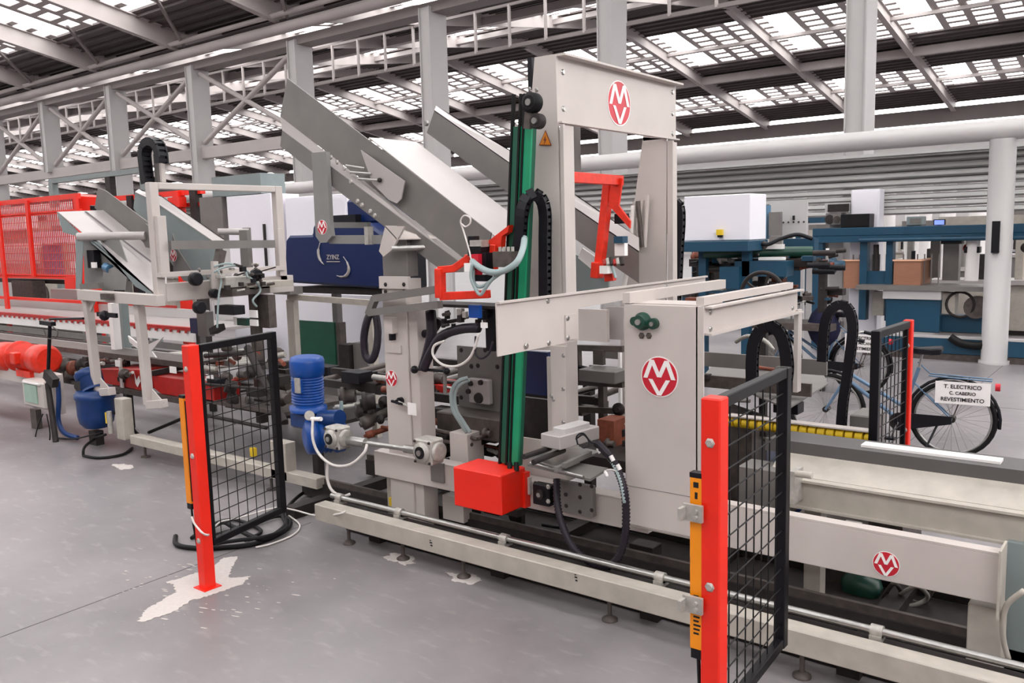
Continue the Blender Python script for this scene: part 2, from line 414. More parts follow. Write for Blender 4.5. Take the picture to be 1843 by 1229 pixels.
# ================================================================ SAFETY GATES
def gate(name, label, p, q, ztop, zbot, face, zbase=0.0, w=0.042):
    """red square post at p carrying a black framed mesh panel that runs to q"""
    t = thing(name, label, 'safety gate', (p[0], p[1], 0), None)
    x, y = p
    MB().box(x-w, x+w, y-w, y+w, zbase, ztop+0.03).build('post', 'red_paint', t, bevel=0.006)
    B(x-0.068, x+0.068, y-0.068, y+0.068, zbase, zbase+0.010).build('base_plate', 'red_paint', t)
    bolts(t, [(x, y-w, 0.35+k*0.6) for k in range(3)], (0, -1, 0), 0.014, 0.01, 'cast_aluminium')
    a = Vector((x, y+(w+0.016)*face, 0)); b = Vector((q[0], q[1], 0)); d = (b-a).normalized(); fr = MB()
    fw = 0.035
    fr.bar(a+Vector((0, 0, ztop)), b+Vector((0, 0, ztop)), 0.045, 0.05); fr.bar(a+Vector((0, 0, zbot)), b+Vector((0, 0, zbot)), 0.045, 0.05)
    fr.bar(a+d*0.015+Vector((0, 0, zbot)), a+d*0.015+Vector((0, 0, ztop)), 0.03, 0.03); fr.bar(b+Vector((0, 0, zbot-0.025)), b+Vector((0, 0, ztop+0.025)), 0.055, 0.055)
    f = fr.build('frame', 'black_paint', t, bevel=0.004)
    L = (b-a).length; n = 8
    for k in range(1, n):
        c = a+d*(L*k/n); MB().cyl(c+Vector((0, 0, zbot)), c+Vector((0, 0, ztop)), 0.0035, 6).build('mesh_wire', 'black_paint', t)
    m = 14
    for k in range(1, m):
        z = zbot+(ztop-zbot)*k/m; MB().cyl(a+Vector((0.007, 0, z)), b+Vector((0.007, 0, z)), 0.0035, 6).build('mesh_wire', 'black_paint', t)
    return t
g1 = gate('safety_gate', 'red post with black mesh panel, alone on open floor with white powder at its foot', (-5.27, 3.22), (-5.46, 4.02), 1.68, 0.31, 1)
g2 = gate('safety_gate', 'red post with black wire mesh panel nearest the camera, before the floor beam', (-1.455, 3.17), (-1.50, 4.05), 1.70, 0.33, 1)
g3 = gate('safety_gate', 'black mesh panel with thin red post beside the parked bicycle, beyond the line', (-1.50, 6.42), (-1.525, 5.72), 1.70, 0.62, -1, 0.58, 0.03)
B(-1.62, -1.40, 6.0, 6.55, 0.0, 0.58).build('pedestal', 'greasy_steel', g3)
# yellow light curtain bars clamped to the two front posts
def curtain(g, x, y, z0, z1):
    c = MB(); c.box(x-0.03, x+0.03, y-0.02, y+0.02, z0, z1); o = c.build('light_curtain', 'curtain_yellow', g, bevel=0.004, label='slim yellow light curtain bar')
    B(x+0.031, x+0.040, y-0.014, y+0.014, z0+0.02, z1-0.02).build('lens_strip', 'black_plastic', o)
    B(x-0.03, x+0.03, y-0.02, y+0.02, z1, z1+0.02).build('end_cap', 'black_plastic', o)
    B(x-0.025, x+0.025, y-0.018, y+0.018, z0-0.04, z0).build('end_cap', 'black_plastic', o)
    MB().tube([(x, y, z0-0.03), (x+0.005, y, z0-0.15), (x+0.01, y+0.02, 0.2), (x+0.02, y+0.05, 0.02)], 0.008, 6).build('cable', 'black_plastic', o)
    return o
lc1 = curtain(g1, -5.483, 3.27, 0.559, 1.319)
lc2 = curtain(g2, -1.516, 3.15, 0.662, 1.397)
for zz in (1.258, 0.869):
    m_ = MB(); m_.box(-1.56, -1.475, 3.095, 3.112, zz-0.035, zz+0.035); m_.box(-1.56, -1.545, 3.05, 3.112, zz-0.025, zz+0.025)
    m_.cyl((-1.5, 3.095, zz+0.012), (-1.5, 3.082, zz+0.012), 0.009, 8); m_.cyl((-1.5, 3.095, zz-0.014), (-1.5, 3.082, zz-0.014), 0.009, 8)
    m_.build('clamp_bracket', 'cast_aluminium', lc2)
if True:
    mbx = MB(); xq = -1.516
    for k in range(10):
        z = 0.73+k*0.018; mbx.box(xq-0.012, xq+0.012+0.004*(k % 3), 3.1285, 3.1295, z, z+0.008)
    mbx.box(xq-0.012, xq+0.01, 3.1285, 3.1295, 1.356, 1.379); mbx.box(xq-0.006, xq+0.006, 3.1285, 3.1295, 1.309, 1.337)
    mbx.build('printed_marks', 'black_print', lc2)['kind'] = 'stuff'
# white powder spilled round the drilled foot of the lone post
def patch(name, pts, parent=None, th=0.003, m='powder_white'):
    rj = random.Random(len(pts)); out = []
    for i in range(len(pts)):
        a, b = Vector(pts[i]), Vector(pts[(i+1) % len(pts)]); n = max(1, int((b-a).length/0.015)); nr = Vector((-(b-a).y, (b-a).x, 0)).normalized()
        for k in range(n): out.append(a.lerp(b, k/n)+nr*rj.uniform(-0.010, 0.010)*(1 if n > 1 else 0))
    pts = out
    return MB().poly(pts, (0, 0, th)).build(name, m, parent)
pw = patch('powder_patch', [(-5.163, 2.647, 0.001), (-5.28, 2.766, 0.001), (-5.345, 2.954, 0.001), (-5.373, 3.045, 0.001), (-5.509, 3.102, 0.001), (-5.602, 3.097, 0.001), (-5.577, 3.186, 0.001), (-5.578, 3.283, 0.001), (-5.556, 3.424, 0.001), (-5.669, 3.612, 0.001), (-5.596, 3.689, 0.001), (-5.455, 3.544, 0.001), (-5.291, 3.405, 0.001), (-5.18, 3.504, 0.001), (-5.107, 3.387, 0.001), (-5.124, 3.238, 0.001), (-5.131, 3.122, 0.001), (-5.167, 3.032, 0.001), (-5.107, 2.885, 0.001), (-5.096, 2.792, 0.001), (-5.125, 2.732, 0.001), (-5.113, 2.672, 0.001)])
tag(pw, 'white drilling powder spilled on the floor round the foot of the lone red post', 'powder')
pw['kind'] = 'stuff'
sk = MB(); rs = random.Random(9)
for k in range(90):
    g = rs.uniform(0, 6.283); d_ = abs(rs.gauss(0.35, 0.22)); cx_, cy_ = -5.27+d_*1.4*math.cos(g), 3.15+d_*0.8*math.sin(g); r_ = rs.uniform(0.003, 0.014); L_ = rs.uniform(1, 3.5)
    sk.poly([(cx_+r_*L_*math.cos(q*1.0472)+0.3*r_*rs.random(), cy_+r_*0.6*math.sin(q*1.0472)+0.5*L_*r_*math.cos(q*1.0472)*0.6, 0.001) for q in range(6)], (0, 0, 0.0015))
o = sk.build('powder_specks', 'powder_white'); o['kind'] = 'stuff'; tag(o, 'scattered white powder specks on the floor around the lone red post', 'powder')
rb = random.Random(3)
for (u, nm) in (((-3.882, 4.362, 0.001), 1), ((-4.522, 4.358, 0.001), 2), ((-8.971, 4.571, 0.001), 3), ((-8.789, 7.859, 0.001), 0)):
    if nm == 0: continue
    n = 14; pts = []
    for k in range(n):
        g = 2*math.pi*k/n; r = rb.uniform(0.06, 0.13); pts.append((u[0]+r*1.5*math.cos(g), u[1]+r*0.8*math.sin(g), 0.001))
    o = patch('powder_patch', pts); o['kind'] = 'stuff'
    tag(o, ('white powder under the second levelling foot of the long floor beam', 'white powder under the left levelling foot of the long floor beam', 'white powder under the corner foot of the left feeder stand')[nm-1], 'powder')
# ================================================================ FRONT FLOOR RAIL
fr_ = thing('floor_rail', 'long low cream floor beam with polished guide rod along the front of the machines', 'guide rail', (-3, 4.36, 0))
FB(-5.42, -0.2, 0.15, 0.285, 4.3, 4.42).build('beam', 'old_cream_paint', fr_, bevel=0.006)
B(-5.42, -0.2, 4.425, 4.52, 0.2, 0.262).build('side_rail', 'dark_steel', fr_)
MB().cyl((-5.4, 4.47, 0.315), (-0.2, 4.47, 0.315), 0.021, 16).build('guide_rod', 'steel', fr_)
for x in (-5.3, -4.62, -3.6, -2.4, -1.15): 
    m_ = MB(); m_.box(x-0.03, x+0.03, 4.43, 4.52, 0.262, 0.30); m_.cyl((x-0.03, 4.47, 0.315), (x+0.03, 4.47, 0.315), 0.033, 14); m_.build('rod_clamp', 'cast_aluminium', fr_)
for x in (-5.1, -4.5, -3.9, -2.7, -1.5, -0.4):
    m_ = MB(); m_.cyl((x, 4.37, 0.02), (x, 4.37, 0.16), 0.014, 10); m_.rev((x, 4.37, 0), (x, 4.37, 1), [(0, 0.05), (0.012, 0.05), (0.03, 0.02)], 14); m_.build('levelling_foot', 'greasy_steel', fr_)
m_ = MB()
for (x, z, s_) in ((-4.14, 0.22, 1), (-2.9, 0.25, .8)):
    m_.box(x-0.012*s_, x+0.012*s_, 4.2985, 4.2999, z, z+0.01); m_.box(x-0.006*s_, x+0.014*s_, 4.2985, 4.2999, z-0.02, z-0.01); m_.box(x-0.014*s_, x+0.004*s_, 4.2985, 4.2999, z+0.018, z+0.024)
m_.build('stencil_marks', 'black_print', fr_)['kind'] = 'stuff'
# dark inner floor rails behind it
ir = thing('inner_floor_rails', 'dark steel floor rails under the machine, behind the guide rod', 'floor rails', (-3, 5.2, 0))
for y, z1 in ((4.95, 0.17), (5.75, 0.18)):
    B(-6.4, -0.1, y, y+0.14, 0.03, z1).build('rail', 'dark_steel', ir); B(-6.4, -0.1, y+0.02, y+0.05, z1, z1+0.05).build('rail_web', 'greasy_steel', ir)
for x in (-6.0, -4.95, -3.7, -2.5, -1.3): B(x-0.06, x+0.06, 4.5, 6.5, 0.0, 0.1).build('cross_member', 'dark_steel', ir)
for x in (-4.6, -3.35, -2.38, -1.95): MB().sphere((x, 4.68, 0.14), 0.035, 12).build('rubber_stop', 'white_print', ir)
B(-5.35, -0.1, 5.11, 5.74, 0.004, 0.03).build('floor_plate', 'dark_steel', ir); B(-5.35, -0.1, 4.56, 4.94, 0.004, 0.02).build('floor_plate', 'dark_steel', ir); B(-5.35, -0.1, 5.91, 6.6, 0.004, 0.03).build('floor_plate', 'dark_steel', ir)  # dark steel floor cover; its darkness also stands in for shade under the machine
# ================================================================ MAIN MACHINE FRAME
mf = thing('machine_frame', 'cream welded machine frame with broad front beam carrying the tall gantry in the centre', 'machine frame', (-3.8, 5, 0))
fb = FB(-5.15, -2.62, 0.465, 0.665, 4.72, 4.80); fb.box(-5.15, -2.62, 4.72, 4.84, 0.655, 0.67); o_ = fb.build('front_beam', 'cream_paint', mf, bevel=0.004)
FB(-4.128, -3.541, 0.576, 0.698, 4.69, 4.72).build('doubler_plate', 'cream_paint', mf)
FB(-4.504, -4.368, 0.521, 0.675, 4.705, 4.72).build('cover_plate', 'galvanized', mf)
# left upright with emblem
up = MB(); x0, x1 = -5.002, -4.74; xo = -4.643
up.box(x0, x1, 4.75, 4.93, 0.1, 2.07); up.box(x1+0.001, xo, 4.765, 4.93, 0.1, 1.88)
uo = up.build('upright', 'cream_paint', mf, bevel=0.004)
emblem(mf, (-4.931, 4.748, 1.28), (1, 0, 0), (0, 0, 1), 0.062)
FB(-5.033, -4.757, 2.086, 2.404, 4.8, 4.92).build('upright_extension', 'galvanized', mf, bevel=0.004)
FB(-5.008, -4.69, 1.996, 2.091, 4.73, 4.76).build('splice_plate', 'cream_paint', mf)
bolts(mf, [(-4.934, 4.73, 2.028), (-4.954, 4.745, 1.97), (-4.733, 4.73, 2.031), (-4.751, 4.745, 1.974)], (0, -1, 0), 0.012, 0.01, 'dark_steel')
FB(-4.932, -4.841, 1.647, 1.774, 4.69, 4.75).build('sensor_block', 'cream_paint', mf)
FB(-4.956, -4.805, 1.49, 1.551, 4.735, 4.75).build('cover_strip', 'cream_paint', mf)
FB(-4.893, -4.866, 1.592, 1.656, 4.70, 4.75).build('latch', 'black_plastic', mf)
k_ = MB(); c = Vector((-4.832, 4.72, 1.11)); k_.cyl(c+Vector((0, 0.05, 0)), c, 0.03, 12); k_.bar(c+Vector((-0.06, -0.02, 0)), c+Vector((0.08, -0.03, -0.01)), 0.018, 0.018); k_.cyl(c, c+Vector((0, -0.03, 0)), 0.018, 10)
k_.build('clamp_handle', 'black_plastic', mf)
MB().cyl(c+Vector((0.02, -0.02, 0)), c+Vector((0.15, -0.04, -0.02)), 0.01, 8).build('label_stem', 'cast_aluminium', mf)
FB(-4.674, -4.584, 1.033, 1.128, 4.655, 4.66).build('hang_tag', 'white_print', mf)
FB(-5.164, -4.834, 0.011, 0.427, 4.86, 4.98).build('lower_leg', 'old_cream_paint', mf, bevel=0.004)
FB(-5.081, -5.021, 0.194, 0.264, 4.80, 4.86).build('yellow_tag', 'yellow_plastic', mf)
FB(-4.572, -4.353, 0.153, 0.349, 4.9, 5.0).build('lower_leg', 'cream_paint', mf)
# right half: broad beam with emblem, its stand and end plate
FB(-2.2, -0.643, 0.49, 0.746, 4.72, 4.76).build('right_beam', 'cream_paint', mf, bevel=0.004)
B(-2.3, -0.643, 4.72, 4.80, 0.746+0.0005, 0.746+0.012).build('beam_flange', 'cream_paint', mf)
emblem(mf, (-1.177, 4.718, 0.587), (1, 0, 0), (0, 0, 1), 0.066)
FB(-0.789, -0.628, 0.082, 0.443, 4.78, 4.92).build('stand_leg', 'old_cream_paint', mf, bevel=0.005)
ep = MB(); ep.box(-0.643, -0.643+0.012, 4.66, 4.84, 0.432, 0.79); ep.build('end_plate', 'old_cream_paint', mf)
FB(-0.649, -0.499, 0.019, 0.747, 4.95, 5.1).build('stand_leg', 'blue_grey_paint', mf)
MB().tube([(-0.592, 4.75, 0.21), (-0.614, 4.72, 0.32), (-0.616, 4.7, 0.444), (-0.594, 4.68, 0.529), (-0.529, 4.66, 0.615)], 0.014, 8).build('conduit', 'old_cream_paint', mf)
# ---- panel column with emblem and bearing
pc = thing('panel_column', 'broad cream sheet metal column with large red badge, right of the green belt rail', 'machine column', (-2.48, 4.7, 0.5))
x0, x1 = -2.71, -2.218; zt = 1.95; zb = 0.554
FB(x0, x1, zb, zt, 4.6, 4.63).build('front_panel', 'cream_paint', pc, bevel=0.003)
B(x1-0.012, x1+0.035, 4.6, 4.612, zb+0.18, zt).build('corner_flange', 'cream_paint', pc); B(x1-0.012, x1-0.002, 4.631, 4.66, zb, zt).build('side_panel', 'cream_paint', pc)
B(x0-0.008, x0, 4.61, 4.95, zb, zt).build('side_panel', 'cream_paint', pc)
FB(-2.767, -2.224, 0.524, 0.532, 4.64, 4.7).build('lower_strip', 'cream_paint', pc)
FB(x0-0.002, x1+0.002, 0.805-0.002, 0.805, 4.598, 4.6).build('panel_seam', 'joint_dark', pc)
emblem(pc, (-2.468, 4.598, 1.517), (1, 0, 0), (0, 0, 1), 0.118)
b_ = MB(); c = Vector((-2.577, 4.6, 1.85)); c2 = Vector((-2.501, 4.6, 1.839))
b_.rev(c, c+Vector((0, -1, 0)), [(0, 0.055), (0.02, 0.055), (0.035, 0.042), (0.06, 0.04)], 18); b_.rev(c2, c2+Vector((0, -1, 0)), [(0, 0.034), (0.03, 0.034)], 14); b_.rev(c+Vector((-0.05, 0, 0)), c+Vector((-0.05, -1, 0)), [(0, 0.028), (0.03, 0.028)], 12)
bb = b_.build('flange_bearing', 'bearing_green', pc, label='dark green flange bearing')
MB().cyl(c, c+Vector((0, -0.075, 0)), 0.018, 14).build('shaft_end', 'steel', bb); MB().cyl(c2, c2+Vector((0, -0.045, 0)), 0.014, 8).build('bolt', 'steel', bb)
bolts(pc, [(-2.589, 4.6, 1.761), (-2.539, 4.6, 1.763)], (0, -1, 0), 0.014, 0.012, 'greasy_steel')
# cross arms on top of the column, running away across the line
def arm(name, xa, ya, yb, z0, z1, parent, t=0.012, fl=0.05, side=1):
    mb = MB(); mb.box(xa, xa+t, ya, yb, z0, z1); mb.box(xa, xa+fl*side, ya, yb, z1-t, z1); mb.box(xa, xa+fl*side, ya, yb, z0, z0+t); return mb.build(name, 'cream_paint', parent)
arm('cross_arm', -2.2, 4.62, 6.15, 1.78, 1.95, pc, fl=0.06)
bolts(pc, [(-2.188, 4.7, 1.81), (-2.188, 4.7, 1.91), (-2.188, 6.05, 1.82)], (1, 0, 0), 0.012, 0.01)
B(-2.253, -2.253+0.05, 4.65, 6.1, 1.955, 2.0).build('cross_bar', 'cream_paint', pc)
B(-2.72, -2.67, 4.6, 6.0, 1.955, 2.02).build('cross_bar', 'cream_paint', pc)
B(-2.20, -2.17, 6.12, 6.2, 1.2, 1.8).build('rear_post', 'cream_paint', pc)
B(-2.72, -2.2, 4.64, 4.9, 1.93, 1.955).build('top_plate', 'cream_paint', pc)
# ---- long cross plate
cp = thing('cross_plate', 'wide cream plate with folded top edge, set across the line in front of the gantry', 'machine plate', (-2.95, 4.6, 1.8))
mb = MB(); mb.poly([(-2.95, 3.65, 1.73), (-2.95, 4.45, 1.73), (-2.95, 4.45, 1.93), (-2.95, 6.25, 1.95), (-2.95, 6.25, 2.03), (-2.95, 3.65, 2.03)], (-0.01, 0, 0))
mb.box(-2.95, -2.93, 3.65, 6.25, 2.02, 2.033); mb.build('web', 'cream_paint', cp)
B(-2.949, -2.942, 4.3, 4.42, 1.745, 1.9).build('joint_plate', 'cream_paint', cp)
bolts(cp, [(-2.942, 4.32, 1.76), (-2.942, 4.32, 1.88), (-2.95, 4.13, 1.75), (-2.95, 4.13, 2.0), (-2.95, 5.6, 1.99), (-2.942, 3.9, 1.76)], (1, 0, 0), 0.012, 0.008)
FB(-3.246, -3.02, 1.661, 1.877, 4.9, 4.93).build('back_plate', 'cream_paint', cp); FB(-3.082, -2.954, 1.668, 1.889, 5.0, 5.03).build('back_plate', 'bright_sheet', cp)
# ================================================================ GANTRY
ga = thing('gantry', 'tall cream portal gantry with red badge and orange warning triangle', 'gantry', (-3.5, 5.6, 0.6))
XG = -3.36
cb = MB(); cb.box(XG-0.012, XG, 4.86, 6.56, 3.12, 3.565); cb.box(XG, XG+0.07, 4.86, 6.56, 3.553, 3.567); cb.box(XG, XG+0.035, 4.86, 6.56, 3.12, 3.13)
cb.build('crossbeam', 'cream_paint', ga)
emblem(ga, (XG+0.001, 5.657, 3.328), (0, 1, 0), (0, 0, 1), 0.155)
bolts(ga, [(XG, 4.93, 3.46), (XG, 4.93, 3.22), (XG, 6.5, 3.5), (XG, 6.5, 3.33), (XG, 6.5, 3.17)], (1, 0, 0), 0.014, 0.01)
Y = 4.85
lg = MB()
A = [(-3.532, 4.85, 3.569), (-3.359, 4.85, 3.566), (-3.328, 4.85, 1.595), (-3.787, 4.85, 1.566)]
lg.poly([A[0], A[1], (-3.34, 4.85, A[2][2]), A[3]], (0, 0.02, 0))
zs0, zs1 = 1.538, 0.934
xr, xm, xl = -3.34, -3.485, -3.691
lg.poly([(xm, Y, zs0), (xr, Y, zs0), (xr, Y, zs1), (xm, Y, zs1)], (0, 0.02, 0)); lg.poly([(A[3][0], Y, zs0), (xl, Y, zs0), (xl-0.03, Y, zs1), (-3.882, Y, zs1)], (0, 0.02, 0))
lg.poly([(-3.882, Y, zs1), (xr, Y, zs1), (xr, Y, 0.66), (-3.915, Y, 0.66)], (0, 0.02, 0))
lg.box(xr+0.001, xr+0.03, Y, Y+0.02, 0.8, 3.11); lg.box(xr-0.01, xr+0.0, Y+0.021, Y+0.17, 0.66, 3.11)
lg.build('leg', 'cream_paint', ga)
B(-3.43, -3.305, 4.82, 4.85, 1.022, 1.623).build('leg_plate', 'cream_paint', ga)
bolts(ga, [(-3.322, 4.82, 1.561), (-3.327, 4.82, 1.329), (-3.332, 4.82, 1.094), (-3.431, 4.82, 1.272), (-3.413, 4.82, 1.247), (-3.58, 4.85, 3.368), (-3.52, 4.85, 3.354)], (0, -1, 0), 0.01, 0.008)
rl = MB(); Y2 = 6.35
rl.poly([(-3.55, 6.35, 3.148), (-3.334, 6.35, 3.116), (-3.35, 6.35, 1.732), (-3.782, 6.35, 1.717)], (0, 0.02, 0)); xx = -3.331
rl.box(xx+0.001, xx+0.05, Y2, Y2+0.02, 0.8, 3.10); rl.box(xx-0.01, xx, Y2+0.021, Y2+0.17, 0.8, 3.1); rl.box(-3.782, xx-0.011, Y2, Y2+0.02, 0.8, 1.717-0.001); rl.box(-3.55, XG-0.013, Y2, Y2+0.19, 3.12, 3.56)
rl.build('leg', 'cream_paint', ga)
tri = MB(); T = [(-3.508, 4.846, 2.985), (-3.402, 4.846, 2.976), (-3.45, 4.846, 3.083)]
tri.cur = 1; tri.poly(T, (0, -0.003, 0)); cT = sum((Vector(p) for p in T), Vector())/3; tri.cur = 0; tri.poly([cT+(Vector(p)-cT)*0.82+Vector((0, -0.003, 0)) for p in T], (0, -0.002, 0))
tri.cur = 1; q = cT+Vector((0, -0.005, 0)); tri.poly([q+Vector((0.006, 0, 0.035)), q+Vector((-0.014, 0, 0)), q+Vector((-0.002, 0, 0)), q+Vector((-0.01, 0, -0.028)), q+Vector((0.014, 0, 0.008)), q+Vector((0.003, 0, 0.008))], (0, -0.001, 0))
tri.build('warning_triangle', ['sign_orange', 'rust'], ga, label='orange warning triangle with dark lightning mark')
FB(-3.593, -3.557, 3.365, 3.574, 4.85, 4.9).build('end_stop', 'black_plastic', ga)
# rear inner post seen between the legs
FB(-4.013, -3.926, 2.785, 3.254, 5.9, 6.0).build('inner_post', 'galvanized', ga)
# ---- green belt rail (slightly leaning) with pulleys
br = thing('belt_rail', 'leaning green vertical belt rail with black toothed belts, on the front leg of the gantry', 'belt rail', (-3.62, 4.62, 0.791))
pt, pb = Vector((-3.512, 4.68, 3.098)), Vector((-3.701, 4.68, 0.781)); dn = (pb-pt).normalized(); sx = Vector((-dn.z, 0, dn.x)); 
def strip(o0, o1, y0, y1, m, name, t0=0.0, t1=1.0):
    Lr = (pb-pt).length; a = pt+dn*(Lr*t0); b = pt+dn*(Lr*t1)
    mb = MB(); mb.poly([a-sx*o0*-1+Vector((0, y0, 0)), a+sx*o1+Vector((0, y0, 0)), b+sx*o1+Vector((0, y0, 0)), b+sx*o0+Vector((0, y0, 0))], (0, y1-y0, 0)); return mb.build(name, m, br)
strip(-0.08, 0.08, 0.0, 0.04, 'dark_green', 'backing_profile')
strip(-0.07, -0.025, -0.02, 0.0, 'dark_green', 'guide_strip'); strip(0.025, 0.08, -0.02, 0.0, 'green_belt', 'guide_strip'); strip(-0.018, 0.0, -0.012, 0, 'green_belt', 'guide_strip')
for o0 in (-0.088, -0.026, 0.008): strip(o0, o0+0.015, -0.026, 0.002, 'rubber_black', 'toothed_belt', -0.09, 1.02)
pu = MB(); c = Vector((-3.376, 4.6, 3.229)); pu.rev(c+Vector((0, 0.03, 0)), c+Vector((0, -1, 0)), [(0, 0.065), (0.06, 0.065), (0.062, 0.05), (0.07, 0.045)], 20); o_ = pu.build('pulley', 'rubber_black', br); MB().cyl(c, c+Vector((0, -0.05, 0)), 0.022, 12).build('hub', 'steel', o_)
pu = MB(); c = Vector((-3.339, 4.6, 3.11)); pu.rev(c+Vector((0, 0.03, 0)), c+Vector((0, -1, 0)), [(0, 0.05), (0.05, 0.05), (0.055, 0.04)], 18); o_ = pu.build('pulley', 'dark_steel', br); MB().cyl(c, c+Vector((0, -0.04, 0)), 0.02, 12).build('hub', 'steel', o_)
MB().bar(Vector((-3.398, 4.6, 3.214)), Vector((-3.416, 4.6, 3.068)), 0.05, 0.03).build('tensioner', 'greasy_steel', br)
for u in (917, 929): MB().cyl(Vector((-3.659, 4.62, 0.809)) if u == 917 else Vector((-3.599, 4.62, 0.818)), Vector((-3.64, 4.6, 0.753)) if u == 917 else Vector((-3.581, 4.6, 0.762)), 0.018, 8).build('belt_end', 'rubber_black', br)
# ---- red guard box at its foot
Yg = 4.42
rbx = B(-4.013, -3.58, 4.42, 4.721-0.02, 0.49, 0.772).build('guard_box', 'red_paint', None, bevel=0.008)
tag(rbx, 'bright red sheet metal guard box at the foot of the green belt rail', 'guard box')
FB(-3.639, -3.558, 0.484, 0.737, 4.66, 4.72).build('mounting_tab', 'red_paint', rbx)
# ================================================================ MAGAZINE CHUTES (sloping down to the right)
ch = thing('magazine_chute', 'large grey sheet metal magazine chute sloping down toward the tall gantry', 'chute', (-5.048, 4.9, 2.424))
Y1, Y2_, Y3 = 4.85, 5.0, 5.05
def quad(name, pts, ext, m, parent): return MB().poly(pts, ext).build(name, m, parent)
quad('front_side', [(-6.258, 4.85, 3.336), (-4.142, 4.85, 2.126), (-4.418, 4.85, 2.116), (-5.043, 4.85, 2.478), (-6.301, 4.85, 3.207)], (0, 0.012, 0), 'galvanized', ch)
quad('trough_floor', [(-6.27, 4.86, 3.338), (-4.15, 4.86, 2.126), (-4.338, 5.05, 2.179), (-6.535, 5.05, 3.504)], (0, 0.003, -0.008), 'bright_sheet', ch)
quad('back_wall', [(-6.535, 5.05, 3.504), (-6.403, 5.05, 3.819), (-4.115, 5.05, 2.407), (-4.202, 5.05, 2.103)], (0, 0.012, 0), 'galvanized', ch)
XB = -5.399
quad('sloping_deck', [(-5.399, 5.06, 3.219), (XB, 5.62, 3.219), (-4.123+0.1, 5.62, 2.407-0.065), (-4.123+0.1, 5.06, 2.407-0.065)], (0, 0, -0.01), 'bright_sheet', ch)
mb = MB(); mb.poly([(-5.828, 4.8, 3.111), (-5.638, 4.8, 3.106), (-5.637, 4.8, 2.507), (-5.623, 4.8, 2.415), (-5.69, 4.8, 2.365), (-5.776, 4.8, 2.362), (-5.829, 4.8, 2.419), (-5.823, 4.8, 2.997)], (0, 0.04, 0)); mb.build('hanger_bracket', 'grey_paint', ch)
emblem(ch, (-5.734, 4.798, 2.491), (1, 0, 0), (0, 0, 1), 0.058)
bolts(ch, [(-5.638, 4.85, 3.063), (-5.565, 4.85, 3.018), (-5.48, 4.85, 2.962), (-5.408, 4.85, 2.851), (-5.339, 4.85, 2.691), (-5.289, 4.85, 2.658), (-5.195, 4.85, 2.605), (-5.145, 4.85, 2.569)], (0, -1, 0), 0.014, 0.012, 'cast_aluminium')
# pusher flap inside the trough
quad('pusher_flap', [(-5.441, 5, 3.115), (-4.949, 5, 2.834), (-4.994, 5, 2.696), (-5.047, 5, 2.663), (-5.134, 5, 2.693), (-5.32, 5, 2.837)], (0, 0.01, 0), 'bright_sheet', ch)
for v in (((-5.522, 4.9, 2.99), (-5.411, 5, 2.964)), ((-5.472, 4.9, 2.932), (-5.328, 5, 2.914)), ((-5.375, 4.9, 2.873), (-5.221, 5, 2.854))): MB().cyl(v[0], v[1], 0.012, 8).build('pusher_rod', 'steel', ch)
MB().sphere((-5.212, 4.98, 2.857), 0.02, 10).build('rod_end', 'dark_steel', ch)
mb = MB(); mb.bar((-5.703, 4.86, 2.387), (-5.073, 4.86, 2.377), 0.04, 0.07); mb.build('support_bar', 'grey_paint', ch)
MB().bar((-6.091, 5.2, 2.515), (-5.598, 5.2, 2.502), 0.04, 0.05).build('support_bar', 'grey_paint', ch)
FB(-5.227, -5.184, 2.339, 2.483, 4.80, 4.86).build('clamp', 'cast_aluminium', ch)
# head bracket on top of the left upright
hbk = MB(); hbk.poly([(-4.881, 4.7, 2.479), (-4.671, 4.7, 2.474), (-4.819, 4.7, 2.296), (-4.914, 4.7, 2.245), (-4.961, 4.7, 2.288)], (0, 0.02, 0)); hbk.build('bracket_plate', 'cream_paint', ch)
quad('bracket_top', [(-4.88, 4.7, 2.484), (-4.932, 5, 2.478), (-4.577, 4.95, 2.38), (-4.76, 4.7, 2.384)], (0, 0, -0.01), 'cream_paint', ch)
MB().cyl((-4.798, 4.68, 2.309), (-4.592, 4.9, 2.309), 0.022, 12).build('roller', 'steel', ch); MB().cyl((-4.627, 4.9, 2.309), (-4.576, 4.92, 2.308), 0.038, 14).build('roller_end', 'cream_paint', ch)
# second chute behind
YC = 6.0
c2_ = thing('magazine_chute', 'second sloping grey chute with folded bright rim, passing behind the gantry', 'chute', (-4.772, 6, 2.835))
zA = (-5.625, 6, 3.345); zB = (-5.517, 6, 3.539)
def along(p, q, t): return tuple(Vector(p).lerp(Vector(q), t))
quad('side_wall', [(-5.625, 6, 3.345), (-5.517, 6, 3.539), (-4.62, 6, 2.982), (-3.396, 6, 2.234), (-3.399, 6, 1.981), (-4.647, 6, 2.728)], (0, 0.012, 0), 'galvanized', c2_)
quad('rim', [(-5.517, 6, 3.539), (-4.62, 6, 2.982), (-3.396, 6, 2.234), (-3.463, 6.12, 2.337), (-4.672, 6.12, 3.087), (-5.604, 6.12, 3.6)], (0, 0, -0.01), 'bright_sheet', c2_)
bolts(c2_, [(-5.62, 6, 3.43)], (0, -1, 0), 0.02, 0.02)
quad('rear_deck', [(-4.403, 6.3, 2.291), (-4.056, 6.3, 2.144), (-3.863, 6.3, 2.003), (-3.865, 6.3, 1.861), (-4.413, 6.3, 1.848)], (0, 0.02, 0), 'blue_grey_paint', c2_)
quad('white_guide', [(-4.057, 6.2, 2.261), (-3.892, 6.2, 2.162), (-3.894, 6.2, 2.027), (-4.104, 6.2, 2.176)], (0, 0.015, 0), 'white_print', c2_)

